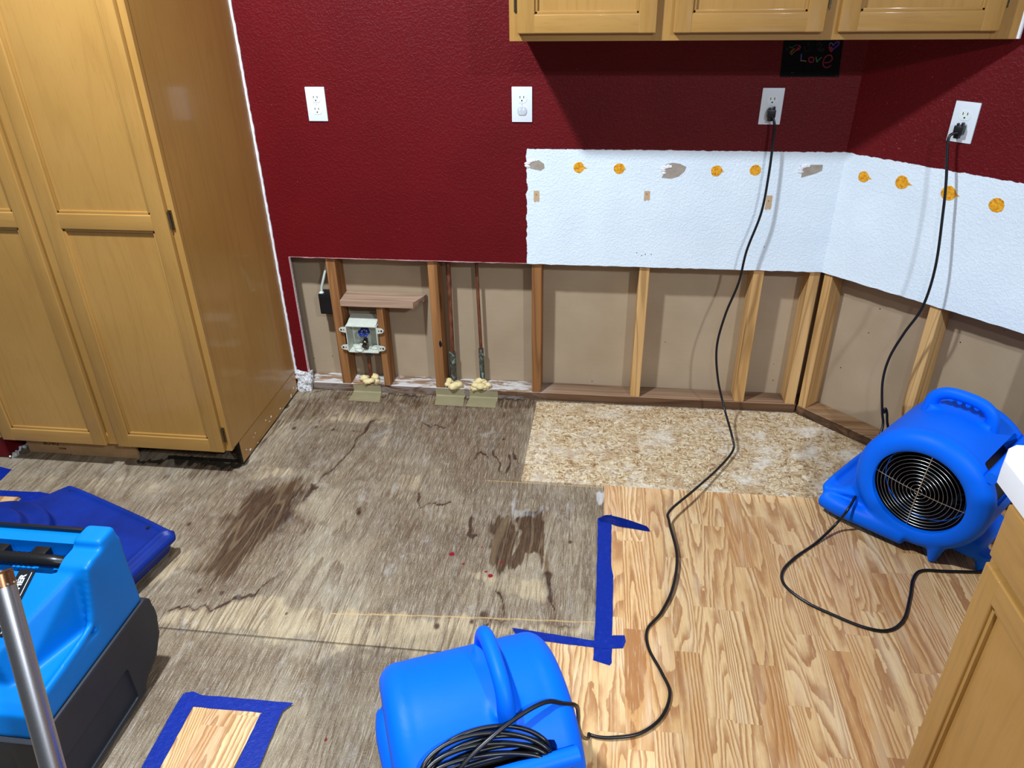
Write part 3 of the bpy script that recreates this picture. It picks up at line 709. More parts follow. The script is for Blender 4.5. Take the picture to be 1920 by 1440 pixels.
def foam(cx, cy, cz, seed, label, w=.05):
    rr = random.Random(seed); bm = BM()
    for k in range(11):
        a = rr.uniform(0, 6.28); blob(bm, (cx+math.cos(a)*w*.6+rr.uniform(-.006, .006), cy+math.sin(a)*.022-.01, cz+rr.uniform(-.004, .014)), rr.uniform(.011, .018), (1.25, 1, .85), .45, k+seed, sub=2)
    props(obj('foam_blob', bm, FOAM, smooth=70), label, 'foam')
foam(-.722, .05, .045, 1, 'cream foam blob under the valve box', .04)
foam(-.358, .045, .045, 2, 'cream foam ring at the foot of the thicker pipe', .045)
foam(-.235, .045, .045, 3, 'cream foam blob at the foot of the thinner pipe', .05)
# valve box
t = thing('valve_box', 'cream plastic wall box holding a blue-handled water valve', 'valve box', (-.716, .02, .19))
bm = BM()
X0, X1, Z0, Z1 = -.783, -.652, .198, .318; th = .003
box(bm, X0, X0+th, -.004, .075, Z0, Z1, 0); box(bm, X1-th, X1, -.004, .075, Z0, Z1, 0)
box(bm, X0, X1, -.004, .075, Z0, Z0+th, 0)
prism(bm, [(-.004, Z1-th), (-.004, Z1), (.072, Z1+.022), (.075, Z1+.012)], plane_T((0, 0, 0), (0, 1, 0), (0, 0, 1), (1, 0, 0)), X0+.004, X1-.004)
box(bm, X0+.002, X1-.002, .072, .076, Z0, Z1+.0215, 0)
obj('box_body', bm, BOXPL, t)
for z in (.300, .220):
    for sx, xa in ((-1, X0), (1, X1)):
        bm = BM()
        pts = [(xa, z-.014), (xa+sx*.020, z-.010), (xa+sx*.028, z-.004), (xa+sx*.028, z+.004), (xa+sx*.020, z+.010), (xa, z+.012)]
        prism(bm, pts, BW, -.001, .003)
        cyl(bm, (xa+sx*.019, -.003, z), (0, -1, 0), .0042, 0, .0008, 12, 1); cyl(bm, (xa+sx*.008, -.003, z), (0, -1, 0), .0025, 0, .0008, 10, 1)
        obj('mounting_ear', bm, [BOXPL, VALVE], t)
bm = BM(); cyl(bm, (-.716, .035, .2), (0, 0, 1), .009, 0, .045, 16); blob(bm, (-.716, .026, .232), .013, (1, 1.1, 1), 0, 0, sub=3); cyl(bm, (-.716, .035, .245), (0, -.25, 1), .006, 0, .032, 12); cyl(bm, (-.716, .020, .226), (0, -1, -.2), .010, 0, .016, 16)
obj('valve', bm, VALVE, t, smooth=40)
bm = BM()
wc = Vector((-.716, .024, .279)); wa = Vector((0, -.55, .83)).normalized(); s_ = Vector((1, 0, 0)); t_ = wa.cross(s_)
tube(bm, [wc+(s_*math.cos(a)+t_*math.sin(a))*(.0195*(1+.10*math.cos(6*a))) for a in np.linspace(0, 2*PI, 49)[:-1]], .0042, 8, closed=True)
for k in range(3):
    a = k*PI/3; d = s_*math.cos(a)+t_*math.sin(a); tube(bm, [wc-d*.019, wc+d*.019], .0024, 6)
cyl(bm, wc, wa, .006, -.003, .004, 12)
obj('valve_handle', bm, BLUEH, t, smooth=40)
bm = BM(); cyl(bm, (-.716, .045, .03), (0, 0, 1), .008, 0, .17, 14); cyl(bm, (-.716, .045, .155), (0, 0, 1), .0115, 0, .035, 14, 1)
obj('supply_pipe', bm, [COPPER, VERD], t, smooth=40)
bm = BM(); rr = random.Random(3)
for k in range(9): blob(bm, (rr.uniform(-.77, -.665), rr.uniform(.005, .06), .204), rr.uniform(.007, .014), (1.4, 1.2, .5), .5, k, sub=2)
obj('foam_lining', bm, BOXPL, t, smooth=70)
# black electrical box with its cable
t = thing('junction_box', 'black plastic electrical box fixed to the left side of the first stud', 'electrical box', (-.862, .05, .355))
bm = BM(); box(bm, -.892, -.836, .03, .09, .352, .438, .003); box(bm, -.888, -.84, .026, .032, .358, .432, .002); box(bm, -.896, -.890, .05, .07, .37, .42, .002)
obj('box_body', bm, BLACK_PL, t)
bm = BM(); tube(bm, catmull([(-.884, .055, .435), (-.880, .052, .46), (-.866, .05, .50), (-.852, .052, .54), (-.846, .06, .57)], 6), .0055, 8); blob(bm, (-.884, .05, .436), .011, (1, 1, .7), .4, 1, sub=2)
obj('cable', bm, WIREW, t, smooth=50)
# masking paper flaps
def flap(x0, x1, xl0, xl1, label):
    rr = random.Random(int(x0*1000)); bm = BM(); n = 9
    rows = [[(x0, .012, .034), (x1, .012, .034)], [(x0+.002, .0095, .006), (x1+.001, .0095, .006)], [(x0+.001, .004, .002), (x1, .004, .002)], [(xl0, -.068, .0015), (xl1, -.070, .0015)]]
    prev = None
    m = 5
    for a in range(3):
        for k in range(m+1):
            if a and k == 0: continue
            tt = k/m; L = Vector(rows[a][0]).lerp(Vector(rows[a+1][0]), tt); R = Vector(rows[a][1]).lerp(Vector(rows[a+1][1]), tt)
            L.x += rr.uniform(-.0018, .0018); R.x += rr.uniform(-.0018, .0018); L.z = max(L.z, .0015); R.z = max(R.z, .0015)
            cur = [bm.verts.new(L), bm.verts.new(R)]
            if prev: bm.faces.new((prev[0], prev[1], cur[1], cur[0]))
            prev = cur
    r = bmesh.ops.solidify(bm, geom=bm.faces[:], thickness=.0006)
    props(obj('masking_tape', bm, MTAPE), label, 'tape', 'tan tape flaps on the bottom plate')
flap(-.789, -.667, -.792, -.652, 'tan tape flap on the bottom plate below the valve box')
flap(-.428, -.304, -.418, -.298, 'tan tape flap below the thicker copper pipe')
flap(-.284, -.163, -.287, -.164, 'rightmost tan tape flap, below the thinner copper pipe')

# ------------------------------------------------------------------ outlets
def outlet(T, label, lower='open'):
    loc = T @ Vector((0, 0, 0)); t = thing('wall_outlet', label, 'outlet', loc, 0, 'white duplex wall outlets')
    bm = BM(); box(bm, -.035, .035, -.057, .057, -.001, .0055, .0022, T=T); obj('cover_plate', bm, WHITE_PL, t, smooth=40)
    for k, dz in enumerate((.0195, -.0195)):
        r = .0172; pts = []
        for i in range(28):
            a = 2*PI*i/28; x, y = r*math.cos(a), r*math.sin(a); pts.append((x, dz+max(-.0137, min(.0137, y))))
        bm = BM(); prism(bm, pts, T, .0054, .0066)
        sl = BM()
        if lower == 'capped' and k == 1:
            q = BM(); prism(q, [(x*.98, z) for x, z in pts], T, .0067, .0085, bev=.0008)
            for sx in (-.0064, .0064): box(q, sx-.0022, sx+.0022, dz+.000, dz+.009, .0085, .0092, T=T, mi=1)
            rc = obj('receptacle', bm, WHITE_PL2, t); sl.free()
            o = obj('safety_cap', q, [CAPM, WHITE_PL], rc, smooth=40, label='clear safety cap'); continue
        bmesh.ops.recalc_face_normals(bm, faces=bm.faces)
        rc = obj('receptacle', bm, WHITE_PL2, t)
        for sx in (-.0064, .0064): box(sl, sx-.0011, sx+.0011, dz+.001, dz+.0085, .0064, .0069, T=T)
        cyl(sl, T @ Vector((0, dz-.0065, .0064)), T.to_3x3() @ Vector((0, 0, 1)), .0025, 0, .0005, 12)
        torus(sl, T @ Vector((0, dz, .0061)), T.to_3x3() @ Vector((0, 0, 1)), .0001, .0001, 4, 4)
        obj('slot', sl, SLOT, rc)
    bm = BM(); cyl(bm, T @ Vector((0, 0, .005)), T.to_3x3() @ Vector((0, 0, 1)), .0026, 0, .0012, 12); obj('screw', bm, CAPM, t)
def at(T, u, v): return T @ Matrix.Translation((u, v, 0))
outlet(at(BW, -.776, 1.175), 'white duplex outlet nearest the tall cabinet')
outlet(at(BW, -.050, 1.177), 'white duplex outlet with a safety cap in its lower socket', 'capped')
outlet(at(BW, .774, 1.175), 'white duplex outlet under the black drawing, a plug in it')
outlet(at(RW, .341, 1.171), 'white duplex outlet on the angled wall, a plug in it')

# ------------------------------------------------------------------ cords
def cord(name, label, T, plug_out, pts, r=.0043, grp='black power cords'):
    t = thing(name, label, 'cord', T @ Vector((0, -.0195, .006)), 0, grp)
    bm = BM(); box(bm, -.013, .013, -.033, -.007, .0066, .030, .004, T=T); box(bm, -.010, .006, -.044, -.030, .010, .026, .003, T=T)
    box(bm, .004, .010, -.010, .002, .014, .026, .001, T=T); box(bm, -.009, -.004, -.010, -.001, .014, .024, .001, T=T)
    obj('plug', bm, BLACK_PL, t, smooth=40)
    bm = BM(); tube(bm, catmull(pts, 10), r, 10); obj('cable', bm, BLACK_RUB, t, smooth=60)
    return t
def onray(px, py, dist): # point on the sight line at a given distance from the back wall plane / height
    return U(px, py, 'Y', -dist)
def onwallR(px, py, dist):
    d = CF+CR*((px-960)/FPX)-CU*((py-720)/FPX); n = Vector((-S2, -S2, 0)); p = Vector((1.04, 0, 0))+n*dist
    return CAM+d*((p-CAM).dot(n)/d.dot(n))
Z = lambda a, b, z: U(a, b, 'Z', z)
T3 = at(BW, .774, 1.175)
c2 = [T3 @ Vector((.001, -.026, .028)), onray(1452, 232, .036), onray(1450, 262, .04), onray(1441, 330, .045), onray(1427, 400, .05), onray(1400, 470, .055), onray(1385, 530, .06),
      onray(1360, 590, .07), onray(1344, 650, .09), onray(1346, 710, .12), onray(1358, 765, .16), Z(1373, 820, .06), Z(1374, 845, .03), Z(1345, 880, .03), Z(1300, 920, .045), Z(1256, 958, .05),
      Z(1255, 980, .045), Z(1269, 1040, .030), Z(1262, 1100, .022), Z(1240, 1148, .015), Z(1214, 1180, .012), Z(1216, 1215, .012), Z(1240, 1260, .014), Z(1256, 1300, .016), Z(1240, 1345, .014), Z(1200, 1375, .014), Z(1150, 1383, .014), Z(1122, 1382, .013), Vector((.2645, -1.531, .012))]
cord('power_cord', 'black cord hanging from the back wall outlet to the near blue fan', T3, 0, c2)
T4 = at(RW, .341, 1.171)
c1 = [T4 @ Vector((.001, -.026, .030)), onwallR(1780, 256, .045), onwallR(1776, 285, .05), onwallR(1774, 340, .055), onwallR(1768, 400, .06), onwallR(1754, 500, .075), onwallR(1730, 575, .09), onwallR(1695, 625, .10),
      onwallR(1668, 670, .11), onwallR(1655, 715, .12), onwallR(1654, 770, .13), onwallR(1655, 800, .14), onwallR(1640, 838, .20), Z(1620, 880, .13), Z(1612, 912, .115), Z(1592, 952, .10), Z(1566, 984, .04), Z(1530, 1018, .012), Z(1490, 1046, .012),
      Z(1467, 1072, .012), Z(1472, 1098, .012), Z(1510, 1128, .012), Z(1560, 1152, .012), Z(1620, 1176, .012), Z(1665, 1182, .012), Z(1694, 1162, .012), Z(1706, 1120, .012), Z(1712, 1086, .012), Z(1728, 1070, .012), Z(1775, 1071, .012), Z(1845, 1072, .012), Z(1900, 1066, .012)]
t = cord('power_cord', 'black cord from the angled wall outlet, looping on the laminate by the right fan', T4, 0, c1)
bm = BM(); tube(bm, catmull([onwallR(1657, 775, .128), onwallR(1660, 766, .122), onwallR(1663, 775, .118), onwallR(1664, 795, .12), onwallR(1672, 830, .11)], 8), .0046, 8)
obj('cord_tail', bm, BLACK_RUB, t, smooth=60)

# ------------------------------------------------------------------ scratch-paper drawing
t = thing('scratch_drawing', 'black paper drawing reading Love in coloured scratches, under the cabinets', 'drawing', (.878, 0, 1.265))
bm = BM(); prism(bm, [(.787, 1.265), (.969, 1.265), (.962, 1.392), (.781, 1.392)], BW, .0005, .0015); obj('paper', bm, BLKPAPER, t)
def apx(a, b): # pixel in the 12.8x crop of the drawing
    p = U(1450+a/12.8, 70+b/12.8, 'Y', -.0018); return p
PK = plain('pink_scratch', rgb(150, 36, 66), .6, .3); CY = plain('blue_scratch', rgb(74, 100, 170), .6, .3); GN = plain('green_scratch', rgb(66, 140, 96), .6, .3); OR = plain('orange_scratch', rgb(180, 130, 60), .6, .3); PU = plain('purple_scratch', rgb(88, 48, 150), .6, .3); GR = plain('grey_scratch', rgb(60, 58, 62), .6, .3)
def stroke(bm, pts, r=.0011, mi=0, k=6): tube(bm, catmull([apx(*p) for p in pts], k), r, 6, mi, flat=1)
bm = BM()
stroke(bm, [(672, 400), (668, 480), (655, 560)], .0018, 0); stroke(bm, [(655, 562), (720, 560), (790, 572)], .0014, 1)
stroke(bm, [(905, 470), (965, 500), (960, 570), (905, 595), (855, 570), (855, 500), (905, 470)], .0018, 2)
stroke(bm, [(1022, 470), (1035, 530), (1048, 595)], .0016, 3); stroke(bm, [(1048, 595), (1100, 530), (1160, 480)], .0013, 3)
stroke(bm, [(1225, 605), (1300, 605), (1390, 560), (1415, 490), (1380, 430), (1310, 430), (1240, 480), (1200, 570), (1195, 650), (1240, 715), (1320, 715), (1380, 670)], .0018, 2)
obj('lettering', bm, [CY, OR, PK, GN], t)
MI = [PK, OR, GN, CY, PU, GR]
def scrib(name, *st):
    for pts, r, m in st:
        bm = BM(); stroke(bm, pts, r, 0); obj(name, bm, MI[m], t)
scrib('arrow_feather', ([(410, 400), (450, 340), (520, 270)], .0007, 1), ([(430, 420), (500, 350), (575, 290)], .0009, 1), ([(390, 380), (440, 310), (500, 260)], .0006, 1), ([(385, 210), (410, 250), (450, 240)], .0006, 2), ([(440, 250), (520, 200), (580, 180)], .0006, 2))
scrib('heart_stroke', ([(600, 190), (640, 215), (625, 270), (590, 290), (580, 240)], .0024, 0), ([(1340, 205), (1370, 130), (1410, 150), (1440, 200)], .0017, 3), ([(1440, 200), (1500, 120), (1570, 110), (1560, 180), (1470, 250), (1385, 330)], .0026, 4), ([(1345, 220), (1360, 290), (1390, 330), (1410, 270), (1370, 230)], .0026, 0))
scrib('scribble', ([(320, 240), (310, 330)], .0006, 5), ([(350, 240), (350, 320)], .0006, 5), ([(1040, 200), (1110, 130), (1160, 200), (1060, 290), (1210, 280), (1200, 320), (1080, 320)], .0007, 5), ([(835, 110), (835, 220)], .0006, 5), ([(740, 220), (780, 330), (860, 300), (880, 240)], .0006, 5), ([(430, 850), (485, 852)], .0008, 5), ([(1500, 940), (1525, 900)], .0009, 5))

# ------------------------------------------------------------------ cabinets
def panel_door(name, T, w, h, parent, rails, stile=.052, th=.019, mats=None, label=None, hinges=()):
    """T: (u right, v up, w out), door from (0,0) to (w,h); rails: list of (v0,v1)"""
    bm = BM()
    for a, b in ((0, stile), (w-stile, w)): box(bm, a, b, 0, h, 0, th, .0035, 0, T, 3)
    for a, b in rails: box(bm, stile-.008, w-stile+.008, a+.0003, b-.0003, .0003, th-.0004, .0035, 1, T, 3)
    # stepped bead on the inside of the frame
    for i in range(len(rails)-1):
        v0, v1 = rails[i][1], rails[i+1][0]
        u0, u1 = stile, w-stile
        d = .008
        box(bm, u0-.001, u0+d, v0-.003, v1+.003, .002, th-.005, .002, 0, T, 2); box(bm, u1-d, u1+.001, v0-.003, v1+.003, .002, th-.005, .002, 0, T, 2)
        box(bm, u0-.003, u1+.003, v0-.001, v0+d, .0021, th-.005, .002, 1, T, 2); box(bm, u0-.003, u1+.003, v1-d, v1+.001, .0021, th-.005, .002, 1, T, 2)
    # the recessed veneer panels
    for i in range(len(rails)-1): box(bm, stile-.001, w-stile+.001, rails[i][1]-.001, rails[i+1][0]+.001, .001, .0075, 0, 2, T)
    d = obj(name, bm, mats or [OAKZ, OAKX, OAKP], parent, smooth=35, label=label)
    for (u, v, side) in hinges:
        hb = BM(); box(hb, u-.006, u+.006, v-.030, v+.030, -.001, .004, .0015, 0, T); n = T.to_3x3() @ Vector((0, 1, 0))
        cyl(hb, T @ Vector((u+side*.004, v-.026, .006)), n, .0045, 0, .052, 12)
        for q in (-.022, 0, .022): cyl(hb, T @ Vector((u-side*.003, v+q, .004)), T.to_3x3() @ Vector((0, 0, 1)), .0022, 0, .0016, 8)
        obj('hinge', hb, BRASS, d, smooth=40)
    return d
# tall pantry
px0, px1, pf = -1.93, -1.030, -.612
t = thing('pantry_cabinet', 'tall honey oak pantry cabinet with two panelled doors, standing left', 'cabinet', (-1.48, -.31, 0))
bm = BM(); box(bm, px0, px1, pf+.019, -.0015, .102, 2.13, .0008, 0, None, 1); obj('cabinet_body', bm, OAKP, t)
bm = BM()
for a, b in ((px0, px0+.045), (-1.492, -1.447), (px1-.047, px1+.0012)): box(bm, a, b, pf, pf+.019, .10, 2.13, .0015, 0, None, 1)
for a, b in ((.10, .138), (2.06, 2.13)): box(bm, px0+.045, px1-.047, pf+.0002, pf+.019, a, b, .001, 1, None, 1)
obj('face_frame', bm, [OAKZ, OAKX], t, smooth=35)
dT = plane_T((-1.8990, pf-.0006, .105), (1, 0, 0), (0, 0, 1), (0, -1, 0))
R_ = [(0, .053), (.803, .853), (1.90, 1.955)]
panel_door('door', dT, .405, 1.955, t, R_, .05)
dT = plane_T((-1.448, pf-.0006, .105), (1, 0, 0), (0, 0, 1), (0, -1, 0))
panel_door('door', dT, .400, 1.955, t, R_, .05, hinges=((.4045, .835, -1), (.4045, .065, -1), (.4045, 1.80, -1)))
bm = BM(); box(bm, px1-.018, px1-.0005, -.552, -.012, .008, .0995, .001, 0, None, 1); o = obj('side_plinth', bm, [OAKY], t)
rr = random.Random(8)
for k in range(16):
    bm = BM(); blob(bm, (px1, -.55+.53*rr.random(), .01+.05*rr.random()), rr.uniform(.0015, .005), (.25, 1.3, 1), .6, k, sub=1)
    obj('paint_chip', bm, CAULK, t)
bm = BM(); box(bm, px1-.022, px1-.001, -.5545, -.5512, .006, .0995); box(bm, px1-.30, px1-.02, -.545, -.54, 0.0, .012); obj('mould_edge', bm, RUBD, t)
bm = BM(); box(bm, px0, px1-.02, -.30, -.29, .003, .1); box(bm, px0+.01, px1-.02, -.29, -.01, .003, .01); obj('plinth_shade_back', bm, DARKIN, t)  # near-black board and sheet paint the shade in the opening under the cabinet
# loose kick boards
tk = []
for (a, b, y, lb) in ((-1.885, -1.712, -.556, 'left half of the kraft-brown kick board, faded stamp upside down'), (-1.709, -1.440, -.560, 'right half of the kraft-brown kick board under the tall cabinet')):
    q = thing('kick_board', lb, 'board', ((a+b)/2, y, .001))
    bm = BM(); box(bm, a, b, y, y+.012, .0015, .0985, .001, 0, None, 1); obj('board', bm, CARD, q)
    if a < -1.8:
        for s_, size, xx, zz in (('DROP', .024, -1.752, .056), ('MADE', .011, -1.728, .030)):
            tb = text_mesh(s_, size, .0003, .0002)
            bmesh.ops.transform(tb, matrix=plane_T((xx, y-.0004, zz), (-1, 0, 0), (0, 0, -1), (0, -1, 0)), verts=tb.verts)
            tb.verts.ensure_lookup_table(); obj('stamp_lettering', tb, INKD, q)
# wall cabinet
t = thing('wall_cabinet', 'honey oak wall cabinet with three doors above the outlets', 'cabinet', (.635, -.16, 1.40))
bm = BM(); prism(bm, [(-.050, -.002), (-.050, -.301), (1.334, -.301), (1.036, -.002)], Matrix(), 1.4015, 2.14); obj('cabinet_body', bm, OAKP, t)
bm = BM()
for a, b in ((-.051, -.012), (.352, .424), (.802, .864), (1.253, 1.321)): box(bm, a, b, -.320, -.301, 1.399, 2.14, .001, 0, None, 1)
for a, b in ((1.3992, 1.436), (2.09, 2.14)): box(bm, -.012, 1.253, -.3198, -.3015, a, b, .0008, 1, None, 1)
obj('face_frame', bm, [OAKZ, OAKX], t, smooth=35)
for x0_, x1_, hs in ((-.026, .364, -1), (.411, .815, 1), (.852, 1.266, 1)):
    dT = plane_T((x0_, -.3206, 1.420), (1, 0, 0), (0, 0, 1), (0, -1, 0)); w_ = x1_-x0_
    hu = -.0045 if hs < 0 else w_+.0045
    panel_door('door', dT, w_, .70, t, [(0, .050), (.650, .70)], .050, hinges=((hu, .085, -hs), (hu, .61, -hs)))
bm = BM(); tube(bm, [(1.326, -.316, 1.40+z) for z in np.linspace(.0, .7, 30)], lambda q: .007+.0025*mnoise.noise(Vector((q*30, 2, 0))), 6)
obj('caulk_bead', bm, CAULK, t, smooth=60)
# peninsula base cabinet
fx, ey = .900, -1.648
t = thing('base_cabinet', 'honey oak base cabinet with drawer and door, in the bottom right corner', 'cabinet', (1.2, -2.2, 0))
bm = BM(); box(bm, fx+.019, 1.50, -3.2, ey, .10, .868, .001, 0, None, 1); box(bm, fx+.08, 1.48, -3.2, ey-.02, .0075, .10, 0); obj('cabinet_body', bm, OAKP, t)
bm = BM()
for a, b in ((ey-.045, ey+.0008), (-2.15, -2.10)): box(bm, fx, fx+.019, a, b, .10, .868, .0012, 0, None, 1)
for a, b in ((.10, .14), (.735, .765), (.842, .868)): box(bm, fx+.0003, fx+.019, -3.2, ey-.045, a, b, .001, 1, None, 1)
obj('face_frame', bm, [OAKZ, OAKY], t, smooth=35)
pT = plane_T((fx-.0006, ey-.020, 0), (0, -1, 0), (0, 0, 1), (-1, 0, 0))
bm = BM(); box(bm, 0, .44, .755, .858, 0, .019, .004, 0, pT, 3); obj('drawer_front', bm, OAKY, t, smooth=35)
panel_door('door', pT @ Matrix.Translation((0, .115, 0)), .44, .625, t, [(0, .05), (.577, .625)], .050, mats=[OAKZ, OAKY, OAKP])
bm = BM(); prism(bm, [(.877, -3.2), (.877, -1.628), (.898, -1.592), (.915, -1.580), (1.53, -1.580), (1.53, -3.2)], Matrix(), .8685, .910, bev=.002)
props(obj('countertop', bm, COUNTER, smooth=35), 'white laminate countertop corner above the right base cabinet', 'countertop')

# ------------------------------------------------------------------ air movers
def eval_mesh(bm, mods, cutters):
    me = bpy.data.meshes.new('tmp'); bmesh.ops.recalc_face_normals(bm, faces=bm.faces); bm.to_mesh(me); bm.free()
    o = bpy.data.objects.new('tmp', me); COL.objects.link(o); tmp = [o]
    for typ, kw in mods:
        m = o.modifiers.new('m', typ)
        for k, v in kw.items(): setattr(m, k, v)
    for cb in cutters:
        cm = bpy.data.meshes.new('cut'); bmesh.ops.recalc_face_normals(cb, faces=cb.faces); cb.to_mesh(cm); cb.free()
        c = bpy.data.objects.new('cut', cm); COL.objects.link(c); tmp.append(c)
        m = o.modifiers.new('b', 'BOOLEAN'); m.operation = 'DIFFERENCE'; m.object = c; m.solver = 'EXACT'
    dg = bpy.context.evaluated_depsgraph_get(); dg.update()
    out = bpy.data.meshes.new_from_object(o.evaluated_get(dg))
    for x in tmp: bpy.data.objects.remove(x)
    out.materials.clear()
    out.polygons.foreach_set('use_smooth', [True]*len(out.polygons)); out.set_sharp_from_angle(angle=math.radians(38))
    return out
XZ = plane_T((0, 0, 0), (1, 0, 0), (0, 0, 1), (0, -1, 0))
CZ, RR = .222, .192
REC = Matrix.Translation((-.136, 0, .358)) @ Matrix.Rotation(math.radians(-45), 4, 'Y')   # x up the rear curve, z outward
def fan_housing():
    bm = BM(); prof = []
    for a in np.linspace(-92, -350, 40): # clockwise over the rear and the top down to the front
        r = RR+ (.0 if a > -200 else .0)
        prof.append((r*math.cos(math.radians(a)), CZ+r*math.sin(math.radians(a))))
    prof += [(.188, .205), (.190, .165), (.200, .125), (.225, .100), (.255, .092), (.276, .080), (.284, .055), (.280, .030), (.265, .018), (.20, .016), (.08, .018)]
    hw = .150; rings = []
    for y, k in ((-hw, .90), (-hw+.006, .955), (-hw+.018, .985), (-hw+.035, 1), (hw-.035, 1), (hw-.018, .985), (hw-.006, .955), (hw, .90)):
        cx, cz = .03, .2
        rings.append([bm.verts.new((cx+(x-cx)*k, y, max(.012, cz+(z-cz)*k))) for x, z in prof])
    n = len(prof)
    for a, b in zip(rings, rings[1:]):
        for i in range(n): bm.faces.new((a[i], a[(i+1) % n], b[(i+1) % n], b[i]))
    bm.faces.new(rings[0]); bm.faces.new(rings[-1][::-1])
    for s in (-1, 1): torus(bm, (0, s*.134, CZ), (0, 1, 0), .153, .040, 64, 16)
    # snout: raised lips on the sides and at the mouth, lower sill
    tube(bm, catmull([(.245, -.150, .088), (.264, -.150, .090), (.268, 0, .092), (.264, .150, .090), (.245, .150, .088)], 8), .013, 10)
    for s in (-1, 1): tube(bm, [(.262, s*.150, .088), (.22, s*.150, .094), (.17, s*.146, .108)], .011, 10)
    for s in (-1, 1):
        tube(bm, catmull([(.262, s*.158, .052), (.20, s*.166, .050), (.10, s*.160, .052), (0, s*.150, .05)], 4), .032, 14)
        for x, y in ((-.195, .075), (-.085, .142)): cyl(bm, (x, s*y, 0), (0, 0, 1), .011, .0, .07, 14, r2=.028)
    box(bm, -.190, -.03, -.105, .105, .034, .11, .03)
    # handle saddle
    box(bm, -.085, .095, -.066, -.016, .36, .411, .004)
    cuts = []
    for s in (-1, 1):
        c = BM(); cyl(c, (0, 0, CZ), (0, s, 0), .131, .10, .25, 64); cuts.append(c)
    c = BM(); cyl(c, (0, 0, CZ), (0, 1, 0), .120, -.1005, .1005, 48); cuts.append(c)
    c = BM(); box(c, -.112, .016, -.118, .118, -.052, .06, .012, T=REC); cuts.append(c)
    c = BM(); box(c, .20, .4, -.134, .134, .034, .070, .006); cuts.append(c)
    return eval_mesh(bm, [('REMESH', dict(mode='VOXEL', voxel_size=.0045)), ('SMOOTH', dict(factor=.6, iterations=14))], cuts)
FAN_HOUSING = fan_housing()
